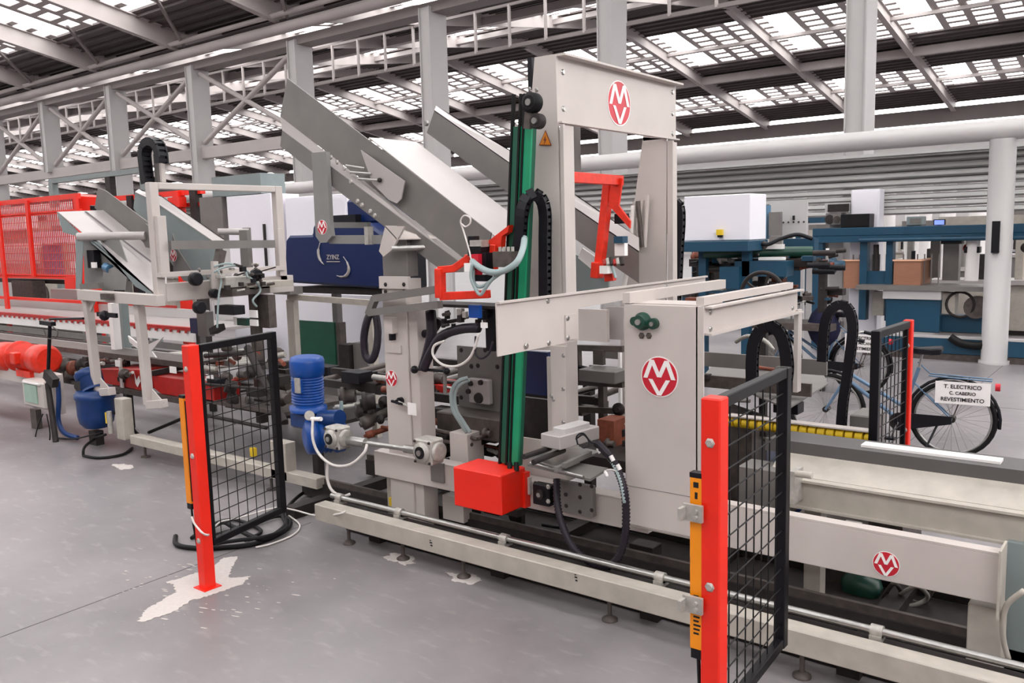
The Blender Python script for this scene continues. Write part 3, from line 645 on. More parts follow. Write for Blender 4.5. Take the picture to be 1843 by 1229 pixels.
# ================================================================ DRIVES
def motor(name, label, base, top, r, m, fins=True, parent=None, group=None):
    """finned electric motor standing between two points"""
    b, t = Vector(base), Vector(top); L = (t-b).length; d = (t-b).normalized()
    th = thing(name, label, 'motor', base, group) if parent is None else parent
    mb = MB(); pr = [(0, r*1.12), (L*0.08, r*1.12), (L*0.09, r*0.9), (L*0.14, r*0.88)]
    k = 0; s_ = L*0.14
    while s_ < L*0.62:
        pr += [(s_, r*0.88), (s_+L*0.02, r*0.98), (s_+L*0.03, r*0.98), (s_+L*0.035, r*0.88)]; s_ += L*0.05
    pr += [(L*0.64, r*0.9), (L*0.66, r*1.02), (L*0.92, r*1.04), (L*0.98, r*0.96), (L, r*0.8)]
    mb.rev(b, t, pr, 22); mb.build('body', m, th)
    return th
mt = motor('drive_motor', 'bright blue upright electric motor on a blue gearbox, left of the badge upright', (-5.991, 4.75, 0.911), (-5.973, 4.75, 1.389), 0.145, 'motor_blue')
FB(-6.013, -5.904, 1.088, 1.2, 4.6, 4.72).build('terminal_box', 'motor_blue', mt, bevel=0.006)
FB(-5.95, -5.888, 1.095, 1.224, 4.585, 4.6).build('name_plate', 'cast_aluminium', mt)
gb = MB(); gb.box(-6.136, -5.876, 4.65, 4.85, 0.76, 0.906); gb.build('gear_case', 'motor_blue_dark', mt, bevel=0.02)
mb = MB(); mb.rev((-5.9, 4.62, 0.705), (-5.765, 4.9, 0.7), [(0, 0.09), (0.02, 0.15), (0.1, 0.16), (0.11, 0.14), (0.13, 0.16), (0.15, 0.14), (0.17, 0.16), (0.19, 0.14), (0.21, 0.16), (0.23, 0.14), (0.26, 0.165), (0.33, 0.16)], 20); mb.build('side_motor', 'motor_blue', mt)
mb = MB(); mb.cyl((-5.81, 4.75, 0.861), (-5.578, 4.75, 0.887), 0.07, 14); mb.build('gear_housing', 'motor_blue_dark', mt)
MB().rev((-5.791, 4.6, 0.911), (-6.043, 4.8, 0.846), [(0, 0.04), (0.03, 0.045), (0.06, 0.03)], 14).build('shaft_cover', 'cast_aluminium', mt)
MB().cyl((-5.714, 4.56, 0.898), (-5.592, 4.56, 0.912), 0.018, 10).build('plug', 'white_print', mt)
# worm gearboxes with their cross shaft
ws = thing('worm_drive', 'pair of cast grey worm gearboxes joined by a long steel shaft', 'gearbox', (-4.904, 4.6, 0.763))
def wormbox(c, w, parent):
    c = Vector(c); mb = MB(); mb.box(c.x-w, c.x+w, c.y-w*0.8, c.y+w*0.8, c.z-w*1.05, c.z+w*1.05); o = mb.build('gear_case', 'cast_aluminium', parent, bevel=0.012)
    f = MB(); f.rev(c+Vector((0, -w*0.8, 0)), c+Vector((0, -w*2, 0)), [(0, w*0.85), (w*0.18, w*0.85), (w*0.2, w*0.6), (w*0.3, w*0.55)], 20); o2 = f.build('face_ring', 'cast_aluminium', parent)
    MB().rev(c+Vector((0, -w*1.05, 0)), c+Vector((0, -w*2, 0)), [(0, w*0.52), (w*0.1, w*0.52)], 16).build('bearing_seal', 'black_plastic', o2); MB().rev(c+Vector((0, -w*1.1, 0)), c+Vector((0, -w*2, 0)), [(0, w*0.24), (w*0.18, w*0.24)], 12).build('hub', 'steel', o2)
    bolts(parent, [c+Vector((sx*w*0.8, -w*0.8, sz*w*0.85)) for sx in (-1, 1) for sz in (-1, 1)], (0, -1, 0), 0.008, 0.012, 'dark_steel')
    mb = MB(); mb.rev(c+Vector((w, 0, 0)), c+Vector((2*w, 0, 0)), [(0, w*0.8), (w*0.25, w*0.8), (w*0.26, w*0.55)], 16); mb.build('output_flange', 'cast_aluminium', parent)
wormbox((-5.442, 4.6, 0.772), 0.088, ws); wormbox((-4.364, 4.55, 0.816), 0.09, ws)
a, b = Vector((-5.371, 4.62, 0.749)), Vector((-4.47, 4.6, 0.782)); d_ = (b-a)
MB().cyl(a, a+d_*0.28, 0.04, 14).build('shaft_sleeve', 'steel', ws); MB().cyl(a+d_*0.25, a+d_*0.8, 0.02, 12).build('shaft', 'steel', ws); MB().cyl(a+d_*0.78, b, 0.032, 14).build('shaft_sleeve', 'steel', ws)
cb_ = MB(); cb_.tube([(-5.675, 4.54, 0.906), (-5.639, 4.5, 0.749), (-5.565, 4.5, 0.627), (-5.373, 4.48, 0.57), (-5.17, 4.48, 0.604), (-5.044, 4.52, 0.708), (-5.052, 4.56, 0.766)], 0.012, 8)
cb_.tube([(-5.464, 4.5, 0.575), (-5.482, 4.5, 0.441), (-5.434, 4.5, 0.345), (-5.337, 4.52, 0.305), (-5.269, 4.55, 0.327)], 0.012, 8)
tag(cb_.build('white_cable', 'white_cable'), 'looped white cable hanging from the blue motor down to the guide rod', 'cable')

# ================================================================ SLIDE UNIT AND WIRING IN FRONT OF THE COLUMN
su = thing('slide_unit', 'pale aluminium linear slide with rods and stacked plates, between gantry leg and badge column', 'linear slide', (-3.028, 4.6, 0.913))
zt = 0.86
quad('table_plate', [(-3.323, 4.388, 0.9), (-3.321, 4.605, 0.9), (-2.831, 4.589, 0.9), (-2.794, 4.316, 0.9)], (0, 0, -0.015), 'galvanized', su)
quad('table_plate', [(-3.379, 4.435, 0.93), (-3.427, 4.89, 0.93), (-3.038, 4.82, 0.93), (-3.024, 4.339, 0.93)], (0, 0, -0.012), 'steel', su)
ac = MB(); ac.bar((-3.193, 4.462, 1.05), (-3.143, 4.863, 1.05), 0.17, 0.09); ac.build('actuator_body', 'bright_sheet', su, bevel=0.006)
ac = MB(); ac.bar((-3.177, 4.535, 1.1), (-3.147, 4.802, 1.1), 0.10, 0.06); ac.build('actuator_cap', 'white_paint', su, bevel=0.006)
MB().cyl((-3.248, 4.25, 0.99), (-3.238, 4.524, 0.99), 0.018, 10).build('guide_rod', 'dark_steel', su); MB().cyl((-3.162, 4.234, 0.97), (-3.172, 4.588, 0.97), 0.018, 10).build('guide_rod', 'dark_steel', su)
for (p, q) in (((-2.997, 4.332, 0.95), (-3.029, 4.683, 0.95)), ((-3.031, 4.289, 0.93), (-3.038, 4.551, 0.93))): MB().bar(p, q, 0.03, 0.03).build('rail', 'galvanized', su)
MB().cyl((-3.301, 4.391, 0.91), (-2.836, 4.306, 0.91), 0.01, 8).build('edge_rod', 'steel', su)
fpn = FB(-3.309, -3, 0.52, 0.73, 4.66, 4.7); fpn.build('drilled_plate', 'galvanized', su)
bolts(su, [(-3.215, 4.66, 0.641), (-3.212, 4.66, 0.564), (-3.005, 4.66, 0.733), (-3.008, 4.66, 0.57), (-3.097, 4.66, 0.73), (-3.099, 4.66, 0.642), (-3.101, 4.66, 0.542)], (0, -1, 0), 0.01, 0.008, 'dark_steel')
bl = MB(); bl.box(-3.472, -3.33, 4.63, 4.70, 0.54, 0.687); o_ = bl.build('bearing_block', 'black_plastic', su, bevel=0.006)
c = Vector((-3.402, 4.63, 0.621)); MB().rev(c, c+Vector((0, -1, 0)), [(0, 0.035), (0.02, 0.032)], 14).build('bearing_ring', 'dark_steel', o_); MB().cyl(c, c+Vector((0, -0.03, 0)), 0.016, 10).build('shaft_end', 'steel', o_)
bolts(su, [(-3.335, 4.63, 0.683), (-3.338, 4.63, 0.581)], (0, -1, 0), 0.012, 0.01, 'cast_aluminium')
bolts(su, [(-3.562, 4.71, 0.618), (-3.502, 4.71, 0.66)], (0, -1, 0), 0.012, 0.008, 'dark_steel')
hz = thing('corrugated_hose', 'dark corrugated cable hose hanging in a long loop in front of the slide', 'hose', (-2.923, 4.5, 0.326))
def corrugated(pts, r, m, parent, name='hose_body', n=10, sub=10):
    mb = MB(); mb.tube(pts, [r if k % 2 == 0 else r*0.8 for k in range(1200)][:0] or r, n, sub)
    # ribs: vary the ring radius along the tube
    k = len(mb.v)//n
    for i in range(k):
        if i % 2: 
            c_ = sum((Vector(mb.v[i*n+j]) for j in range(n)), Vector())/n
            for j in range(n): mb.v[i*n+j] = tuple(c_+(Vector(mb.v[i*n+j])-c_)*0.74)
    return mb.build(name, m, parent)
corrugated([(-3.257, 4.62, 0.752), (-3.215, 4.56, 0.61), (-3.15, 4.52, 0.481), (-3.068, 4.5, 0.371), (-2.966, 4.5, 0.298), (-2.827, 4.5, 0.277), (-2.732, 4.5, 0.331), (-2.67, 4.5, 0.471), (-2.652, 4.5, 0.636), (-2.662, 4.5, 0.794), (-2.716, 4.52, 0.905), (-2.8, 4.56, 0.984), (-2.932, 4.62, 1.04)], 0.028, 'purple_black_hose', hz, sub=14)
MB().tube([(-2.878, 4.6, 1), (-2.748, 4.52, 0.943), (-2.679, 4.49, 0.847), (-2.651, 4.48, 0.731)], 0.012, 8).build('grey_wrap', 'grey_hose', hz)
wl_ = MB()
wl_.tube([(-2.977, 4.443, 1.1), (-2.888, 4.393, 1.15), (-2.816, 4.362, 1.12), (-2.787, 4.392, 1.1), (-2.691, 4.363, 1.05)], 0.006, 6)
wl_.tube([(-2.888, 4.329, 1.1), (-2.899, 4.334, 1.15), (-2.835, 4.312, 1.18), (-2.825, 4.356, 1.12), (-2.809, 4.281, 1.1), (-2.883, 4.333, 1.1)], 0.005, 6)
wl_.build('loose_wires', 'black_plastic', hz)
for p in ((-2.915, 4.6, 1.017), (-2.712, 4.5, 0.96), (-2.759, 4.5, 1.01), (-2.801, 4.5, 0.904)): MB().cyl(p, tuple(Vector(p)+Vector((0.02, 0, -0.03))), 0.014, 8).build('cable_gland', 'white_print', hz)
MB().tube([(-2.805, 4.5, 0.903), (-2.764, 4.5, 0.92), (-2.716, 4.5, 0.917)], 0.006, 6).build('white_lead', 'white_cable', hz)
# ================================================================ DRAG CHAINS
def chain_thing(label, pts, wid=0.08, hei=0.065, pitch=0.055, loc=None, **k):
    t = thing('drag_chain', label, 'cable chain', loc or pts[0]); chain(t, pts, wid, hei, pitch, **k); return t
chain_thing('black cable drag chain looping beside the green rail on the front gantry leg',
    [(-3.518, 4.6, 2.287), (-3.496, 4.6, 2.397), (-3.478, 4.6, 2.525), (-3.458, 4.62, 2.615), (-3.423, 4.66, 2.65), (-3.39, 4.7, 2.613), (-3.379, 4.72, 2.521), (-3.383, 4.72, 2.356), (-3.388, 4.72, 2.171), (-3.396, 4.72, 1.872)], hei=0.07, wid=0.055, pitch=0.045)
chain_thing('black cable drag chain hanging behind the rear gantry leg',
    [(-3.515, 6.75, 2.363), (-3.509, 6.75, 2.528), (-3.483, 6.75, 2.617), (-3.43, 6.75, 2.587), (-3.42, 6.75, 2.455), (-3.436, 6.75, 2.22), (-3.464, 6.75, 1.693), (-3.476, 6.75, 1.303), (-3.488, 6.75, 0.907)], hei=0.075, wid=0.06)
chain_thing('black cable drag chain arching just behind the nearest mesh gate',
    [(-2.418, 5.9, 1.28), (-2.42, 5.9, 1.442), (-2.404, 5.9, 1.584), (-2.356, 5.9, 1.67), (-2.291, 5.9, 1.701), (-2.227, 5.9, 1.668), (-2.186, 5.9, 1.576), (-2.164, 5.9, 1.42), (-2.177, 5.9, 1.261), (-2.19, 5.9, 1.02), (-2.204, 5.9, 0.816)], hei=0.08, wid=0.05, pitch=0.045)
chain_thing('tall black cable drag chain arching in front of the bicycle wheel',
    [(-2.019, 6.2, 1.43), (-2.014, 6.2, 1.591), (-1.997, 6.2, 1.732), (-1.948, 6.2, 1.817), (-1.887, 6.2, 1.838), (-1.837, 6.2, 1.797), (-1.812, 6.2, 1.68), (-1.826, 6.2, 1.483), (-1.849, 6.2, 1.283), (-1.871, 6.2, 1.08), (-1.889, 6.2, 0.588), (-1.893, 6.2, 0.422)], hei=0.065, wid=0.045, pitch=0.045)
# ================================================================ LIFT HEAD: red frames, valves and hoses beside the green rail
rh = thing('red_clamp_frame', 'orange red clamp frame with valves and hoses at the left of the green rail', 'clamp head', (-4.106, 4.5, 1.984))
def redbar(parent, pts, wd=0.045, dp=0.05, m='orange_red', name='frame_bar'):
    for a, b in zip(pts[:-1], pts[1:]): MB().bar(a, b, dp, wd, up=(0, 0, 1)).build(name, m, parent, bevel=0.004)
redbar(rh, [(-3.737, 4.55, 1.993), (-4.098, 4.45, 1.976)], 0.055)
redbar(rh, [(-4.098, 4.45, 1.965), (-4.094, 4.45, 2.17)], 0.06, 0.06)
redbar(rh, [(-4.11, 4.45, 2.159), (-4.004, 4.5, 2.168)], 0.05); redbar(rh, [(-4.014, 4.5, 2.164), (-3.901, 4.55, 2.243)], 0.05)
redbar(rh, [(-3.942, 4.55, 2.231), (-3.892, 4.55, 2.216)], 0.07)
mb = MB(); mb.poly([(-3.785, 4.6, 2.347), (-3.592, 4.6, 2.455), (-3.604, 4.6, 2.407), (-3.657, 4.6, 2.382), (-3.669, 4.6, 2.3), (-3.742, 4.6, 2.312)], (0, 0.05, 0)); mb.build('arm_plate', 'orange_red', rh)
redbar(rh, [(-3.722, 4.6, 2.327), (-3.738, 4.6, 2.157)], 0.05)
FB(-3.89, -3.838, 2.326, 2.387, 4.52, 4.58).build('valve_cap', 'black_plastic', rh); FB(-3.858, -3.756, 2.313, 2.36, 4.5, 4.58).build('connector', 'cast_aluminium', rh)
FB(-3.877, -3.76, 2.253, 2.318, 4.5, 4.6).build('valve_block', 'black_plastic', rh); FB(-3.813, -3.753, 2.18, 2.267, 4.46, 4.5).build('red_valve', 'emblem_red', rh)
FB(-3.772, -3.718, 2.16, 2.273, 4.5, 4.6).build('valve_block', 'black_plastic', rh); FB(-3.819, -3.698, 2.084, 2.127, 4.46, 4.54).build('valve_block', 'black_plastic', rh); FB(-3.816, -3.769, 2.124, 2.18, 4.47, 4.52).build('red_valve', 'emblem_red', rh)
FB(-3.846, -3.784, 2.149, 2.208, 4.42, 4.46).build('cable_tag', 'white_print', rh)
mb = MB(); mb.box(-3.611, -3.457, 4.44, 4.52, 2.181, 2.283); o_ = mb.build('manifold', 'greasy_steel', rh)
for i in range(4): MB().cyl((-3.563+0.035*i, 4.46, 2.283), (-3.563+0.035*i, 4.46, 2.283+0.03), 0.011, 8).build('fitting', 'cast_aluminium', o_)
for pts, r, m in (([(-3.465, 4.6, 2.367), (-3.405, 4.5, 2.297), (-3.396, 4.42, 2.214), (-3.483, 4.4, 2.161), (-3.59, 4.4, 2.149), (-3.701, 4.42, 2.177), (-3.806, 4.46, 2.22)], 0.022, 'grey_hose'),
    ([(-3.772, 4.42, 2.203), (-3.786, 4.42, 2.11), (-3.745, 4.42, 2.028), (-3.708, 4.42, 1.999), (-3.668, 4.42, 2.037), (-3.613, 4.42, 2.093), (-3.546, 4.42, 2.134), (-3.443, 4.42, 2.185)], 0.012, 'grey_hose'),
    ([(-3.781, 4.44, 2.165), (-3.78, 4.44, 2.079), (-3.727, 4.44, 2.049), (-3.649, 4.44, 2.08), (-3.586, 4.44, 2.125)], 0.012, 'grey_hose'),
    ([(-3.802, 4.45, 2.22), (-3.871, 4.5, 2.313), (-3.954, 4.55, 2.427), (-3.977, 4.55, 2.492), (-3.94, 4.55, 2.529), (-3.89, 4.55, 2.512), (-3.892, 4.55, 2.474), (-3.933, 4.55, 2.453), (-3.968, 4.55, 2.473)], 0.006, 'white_cable')):
    MB().tube(pts, r, 8, 6).build('hose', m, rh)
# pneumatic clutter below the head
pn = thing('pneumatic_head', 'cluster of dark valves, fittings and thick hoses under the red clamp frame', 'valve cluster', (-4.072, 4.75, 1.765))
rr_ = random.Random(11)
FB(-4.517, -3.744, 1.877, 1.898, 4.66, 4.9).build('carrier_plate', 'dark_steel', pn)
FB(-3.907, -3.831, 1.572, 1.87, 4.7, 4.8).build('carrier_post', 'black_plastic', pn)
for i in range(22):
    u0 = rr_.uniform(0, 1); v0 = rr_.uniform(0, 1); x = -4.297+u0*0.42; z = 1.707+v0*0.16; y = 4.62+rr_.uniform(0, 0.1); s_ = rr_.uniform(0.012, 0.028)
    m_ = ['black_plastic', 'dark_steel', 'cast_aluminium', 'greasy_steel', 'black_plastic'][i % 5]
    if i % 3: B(x-s_, x+s_, y-s_, y+s_, z-s_*1.3, z+s_*1.3).build('valve', m_, pn, bevel=0.003)
    else: MB().cyl((x-s_*1.5, y, z), (x+s_*1.5, y, z+0.01), s_*0.6, 10).build('fitting', m_, pn)
FB(-3.948, -3.85, 1.82, 1.91, 4.57, 4.6).build('blue_valve', 'motor_blue', pn)
FB(-3.851, -3.802, 1.752, 1.789, 4.58, 4.6).build('elbow', 'white_print', pn)
for pts, r, m in (([(-5.296, 4.9, 1.791), (-5.313, 4.86, 1.701), (-5.334, 4.84, 1.564), (-5.323, 4.84, 1.434), (-5.259, 4.84, 1.392), (-5.215, 4.86, 1.476), (-5.227, 4.9, 1.632), (-5.266, 4.92, 1.767)], 0.032, 'purple_black_hose'),
    ([(-4.849, 4.9, 1.784), (-4.772, 4.86, 1.689), (-4.665, 4.84, 1.644), (-4.557, 4.84, 1.667), (-4.481, 4.85, 1.759)], 0.032, 'purple_black_hose'),
    ([(-4.529, 4.8, 1.826), (-4.489, 4.76, 1.661), (-4.518, 4.74, 1.513), (-4.571, 4.74, 1.393)], 0.042, 'purple_black_hose'),
    ([(-4.533, 4.7, 1.389), (-4.451, 4.7, 1.522), (-4.313, 4.68, 1.658), (-4.102, 4.66, 1.724), (-3.934, 4.66, 1.74)], 0.036, 'purple_black_hose'),
    ([(-3.885, 4.6, 1.709), (-3.963, 4.6, 1.546), (-4.088, 4.6, 1.465), (-4.233, 4.6, 1.459), (-4.33, 4.6, 1.522), (-4.315, 4.6, 1.597), (-4.214, 4.6, 1.636)], 0.010, 'white_cable'),
    ([(-3.933, 4.62, 1.685), (-3.921, 4.6, 1.569), (-3.872, 4.6, 1.533), (-3.816, 4.62, 1.569), (-3.794, 4.64, 1.651)], 0.008, 'purple_black_hose'),
    ([(-4.262, 4.9, 1.317), (-4.315, 4.85, 1.294), (-4.36, 4.82, 1.214), (-4.355, 4.82, 1.085), (-4.318, 4.85, 0.984), (-4.292, 4.9, 0.89)], 0.016, 'grey_hose'),
    ([(-4.264, 4.92, 1.297), (-4.305, 4.87, 1.275), (-4.35, 4.84, 1.198), (-4.339, 4.84, 1.07), (-4.301, 4.87, 0.982), (-4.258, 4.9, 0.894)], 0.016, 'grey_hose')):
    MB().tube(pts, r, 10, 5).build('hose', m, pn)
MB().cyl((-4.623, 4.72, 1.383), (-4.318, 4.72, 1.39), 0.012, 8).build('clamp_rod', 'black_plastic', pn); MB().sphere((-4.647, 4.72, 1.377), 0.032, 10).build('knob', 'black_plastic', pn); MB().sphere((-4.312, 4.72, 1.39), 0.028, 10).build('knob', 'black_plastic', pn)
MB().cyl((-4.33, 4.72, 1.38), (-4.337, 4.72, 1.219), 0.014, 8).build('stem', 'galvanized', pn)
# side arms over the left upright
sa = thing('arm_bracket', 'pair of grey channel arms crossing the top of the badge upright', 'bracket arm', (-4.693, 4.7, 1.893))
MB().bar((-5.008, 4.68, 1.921), (-4.225, 4.55, 2.014), 0.05, 0.055).build('arm', 'galvanized', sa); MB().bar((-5.059, 4.68, 1.809), (-4.198, 4.55, 1.907), 0.05, 0.055).build('arm', 'galvanized', sa)
MB().bar((-5.001, 4.68, 1.929), (-5.086, 4.68, 1.791), 0.05, 0.05).build('elbow', 'galvanized', sa)
# red frame on the far side
rf = thing('red_clamp_frame', 'orange red bracket hanging behind the gantry opening, beside the far chute', 'clamp head', (-3.507, 5.6, 2.088))
redbar(rf, [(-3.427, 5, 2.778), (-3.48, 5.88, 2.781)], 0.075); redbar(rf, [(-3.559, 5.83, 2.797), (-3.661, 5.83, 2.084)], 0.08, 0.06)
mb = MB(); mb.poly([(-3.551, 5.8, 2.813), (-3.422, 5.8, 2.792), (-3.459, 5.8, 2.589), (-3.358, 5.8, 2.468), (-3.363, 5.8, 2.413), (-3.544, 5.8, 2.592)], (0, 0.02, 0)); mb.build('gusset', 'orange_red', rf)
redbar(rf, [(-3.639, 5.78, 2.156), (-3.651, 5.78, 2.034)], 0.09, 0.07); redbar(rf, [(-3.57, 5.78, 2.035), (-3.489, 5.78, 2.045)], 0.06)
FB(-3.563, -3.488, 2.073, 2.133, 5.68, 5.76).build('valve', 'white_print', rf); FB(-3.516, -3.427, 2.204, 2.308, 5.83, 5.88).build('white_box', 'white_print', rf); FB(-3.505, -3.426, 2.302, 2.355, 5.80, 5.88).build('teal_cap', 'teal_paint', rf)
FB(-3.533, -3.434, 2.452, 2.528, 5.86, 5.92).build('sensor', 'black_plastic', rf); MB().cyl((-3.487, 5.73, 2.146), (-3.449, 5.73, 2.039), 0.012, 8).build('pipe', 'grey_hose', rf)
for i in range(6): MB().cyl(tuple(Vector((-3.547, 5.73, 2.175))+Vector((0.03*i, 0, 0.01*(i % 3)))), tuple(Vector((-3.527, 5.73, 2.15))+Vector((0.03*i, -0.02, -0.01))), 0.018, 8).build('fitting', ['machine_red', 'cast_aluminium', 'dark_steel'][i % 3], rf)
# pipe bundle on the rear leg
pbn = thing('pipe_bundle', 'bundle of grey pipes and cables strapped to the rear gantry leg', 'pipes', (-3.588, 6.25, 2.373))
for i, (a, b) in enumerate((((-3.604, 6.3, 2.635), (-3.566, 6.3, 2.235)), ((-3.561, 6.28, 2.633), (-3.523, 6.28, 2.258)), ((-3.531, 6.3, 2.641), (-3.586, 6.3, 2.372)), ((-3.48, 6.3, 2.683), (-3.514, 6.3, 2.257)))): MB().cyl(a, b, 0.018, 8).build('pipe', ['cast_aluminium', 'greasy_steel', 'cream_paint', 'cream_paint'][i], pbn)
MB().tube([(-3.603, 6.28, 2.599), (-3.615, 6.26, 2.373), (-3.616, 6.24, 2.192), (-3.648, 6.22, 2.009), (-3.67, 6.2, 1.872)], 0.02, 8).build('cable', 'white_cable', pbn)
# ================================================================ MACHINE BED BEHIND THE UPRIGHT
bd = thing('roller_bed', 'dark greasy conveyor bed with shafts and rollers running behind the badge upright', 'conveyor bed', (-4.8, 5.9, 0))
for y, z, h in ((5.35, 0.98, 0.07), (5.7, 1.03, 0.06), (6.5, 1.05, 0.08)): B(-6.8, -3.6, y, y+0.06, z, z+h).build('bed_rail', 'dark_steel', bd)
for k in range(13): x = -6.7+0.24*k; MB().cyl((x, 5.4, 1.0), (x, 6.5, 1.04), 0.028, 10).build('roller', 'greasy_steel', bd)
for x in (-6.7, -5.6, -4.2): B(x-0.04, x+0.04, 5.36, 5.44, 0, 0.98).build('bed_leg', 'dark_steel', bd); B(x-0.04, x+0.04, 6.45, 6.53, 0, 1.02).build('bed_leg', 'dark_steel', bd)
for (c, q, r, m) in (((-6.107, 5.2, 0.943), (-5.991, 5.3, 0.948), 0.09, 'greasy_steel'), ((-5.711, 5.1, 0.938), (-5.618, 5.2, 0.95), 0.10, 'dark_steel'), ((-5.669, 5.05, 0.756), (-5.558, 5.3, 0.848), 0.06, 'greasy_steel'), ((-5.625, 5.05, 0.661), (-5.463, 5.2, 0.726), 0.035, 'rust'), ((-5.955, 5, 0.885), (-5.771, 5.1, 0.912), 0.03, 'cast_aluminium')):
    mb = MB(); L = (Vector(q)-Vector(c)).length; mb.rev(c, q, [(0, r*0.4), (0.02, r*0.4), (0.021, r), (L*0.4, r), (L*0.41, r*0.7), (L, r*0.7)], 16); mb.build('shaft', m, bd)
FB(-5.801, -5.786, 0.787, 0.974, 4.94, 4.97).build('gauge_rod', 'grey_hose', bd)
cpn = thing('drilled_side_panel', 'grey drilled side panel with dials, behind the green belt rail', 'machine panel', (-4.516, 5.3, 0.913))
mb = FB(-4.72, -4.212, 0.969, 1.49, 5.3, 5.33); mb.build('panel', 'galvanized', cpn)
bolts(cpn, [(-4.673, 5.3, 1.456), (-4.498, 5.3, 1.339), (-4.57, 5.3, 1.329), (-4.295, 5.3, 1.345), (-4.691, 5.3, 1.058), (-4.417, 5.3, 1.472)], (0, -1, 0), 0.014, 0.006, 'dark_steel')
mb = FB(-4.558, -4.344, 1.034, 1.242, 5.24, 5.3); o_ = mb.build('dial_block', 'bright_sheet', cpn, bevel=0.01)
for i, p in enumerate(((-4.446, 5.24, 1.087), (-4.551, 5.24, 1.132), (-4.524, 5.24, 1.199), (-4.418, 5.24, 1.217))):
    c = Vector(p); MB().rev(c, c+Vector((0, -1, 0)), [(0, 0.045 if i == 0 else 0.022), (0.02, 0.04 if i == 0 else 0.02)], 14).build('dial', 'dark_steel', o_)
B(-4.75, -3.9, 5.05, 5.5, 0.80, 0.98).build('gearbox_cover', 'greasy_steel', cpn, bevel=0.01)
FB(-4.474, -4.29, 0.607, 0.871, 4.9, 5.1).build('cream_block', 'cream_paint', cpn, bevel=0.004)
for (p, q) in (((-4.781, 4.95, 0.857), (-4.225, 4.95, 0.836)), ((-4.225, 4.95, 0.836), (-4.175, 5.2, 0.902)), ((-4.647, 4.9, 0.783), (-4.283, 4.95, 0.784))): MB().cyl(p, q, 0.016, 8).build('link_rod', 'greasy_steel', cpn)
FB(-4.72, -4.551, 0.684, 0.818, 4.95, 5.1).build('bearing_housing', 'dark_steel', cpn)
FB(-5.549, -5.154, 0.978, 1.065, 5.6, 5.9).build('red_cover', 'machine_red', cpn)
FB(-3.898, -3.641, 1.206, 1.529, 5.08, 5.12).build('navy_guard', 'navy_paint', cpn); FB(-3.924, -3.664, 0.83, 1.171, 5.1, 5.14).build('dark_guard', 'dark_steel', cpn)
# frames seen between gantry leg and badge column
ic = thing('inner_carriage', 'grey tube carriage with box drive between the gantry leg and badge column', 'carriage', (-3.521, 5.6, 1.187))
for a, b in (((-3.768, 5.5, 1.509), (-3.251, 5.5, 1.528)), ((-3.785, 5.5, 1.241), (-3.254, 5.5, 1.261)), ((-3.654, 5.5, 1.529), (-3.65, 5.5, 1.235)), ((-3.848, 5.6, 0.999), (-3.315, 5.6, 1.034))): MB().bar(a, b, 0.04, 0.045).build('frame_tube', 'greasy_steel', ic)
FB(-3.519, -3.206, 1.294, 1.386, 5.3, 5.5).build('drive_box', 'galvanized', ic, bevel=0.006); FB(-3.493, -3.406, 1.4, 1.513, 5.46, 5.5).build('bracket', 'greasy_steel', ic)
MB().cyl((-3.675, 5.45, 1.383), (-3.544, 5.45, 1.367), 0.016, 8).build('cable_end', 'black_plastic', ic); FB(-3.541, -3.492, 0.795, 1.22, 5.6, 5.66).build('post', 'greasy_steel', ic)
FB(-3.91, -3.692, 0.953, 1.007, 5.6, 6.0).build('tray', 'greasy_steel', ic); MB().cyl((-3.781, 5.6, 1.118), (-3.572, 5.6, 1.182), 0.01, 6).build('stay', 'dark_steel', ic); MB().cyl((-3.781, 5.6, 1.105), (-3.573, 5.6, 1.112), 0.01, 6).build('stay', 'dark_steel', ic)
FB(-3.36, -3.219, 0.829, 1.023, 5.3, 5.5).build('red_brown_block', 'rust', ic); B(-3.5, -2.75, 5.0, 5.6, 0.75, 0.83).build('lower_plate', 'dark_steel', ic)
FB(-3.538, -3.518, 0.98, 1.461, 5.9, 5.93).build('bright_strip', 'white_print', ic)
# ================================================================ RIGHT HAND BENCH
rb_ = thing('feed_bench', 'long cream bench with dark top rail running out of frame at lower right', 'conveyor bench', (-1.2, 5.2, 0))
zc = 0.86
B(-1.86, 0.3, 5.0, 5.03, 0.735, 0.885).build('side_channel', 'old_cream_paint', rb_); B(-1.86, 0.3, 4.97, 5.03, 0.886, 0.90).build('channel_flange', 'old_cream_paint', rb_); B(-1.86, 0.3, 4.97, 5.03, 0.722, 0.735).build('channel_flange', 'old_cream_paint', rb_)
MB().poly([(-1.95, 5.04, 0.90), (0.3, 5.04, 0.90), (0.3, 5.25, 1.005), (-1.95, 5.25, 1.005)], (0, 0, -0.01)).build('sloping_sheet', 'old_cream_paint', rb_)
B(-2.05, 0.3, 5.22, 5.24, 0.985, 1.065).build('top_rail', 'bench_grey', rb_); B(-2.05, 0.3, 5.245, 5.55, 1.02, 1.05).build('bench_top', 'bench_grey', rb_); B(-1.5, -0.75, 5.35, 5.45, 1.051, 1.066).build('white_guide', 'white_print', rb_)
FB(-2.132, -1.797, 0.671, 0.922, 4.98, 5.2).build('end_block', 'galvanized', rb_)
FB(-1.765, -1.729, 0.779, 0.976, 4.86, 5.0).build('end_bracket', 'cast_aluminium', rb_); MB().cyl((-1.717, 4.84, 0.974), (-1.621, 4.84, 0.976), 0.02, 10).build('pin', 'old_cream_paint', rb_)
for x in (-1.7, -0.3): B(x-0.05, x+0.05, 5.1, 5.2, 0, 0.72).build('bench_leg', 'old_cream_paint', rb_)
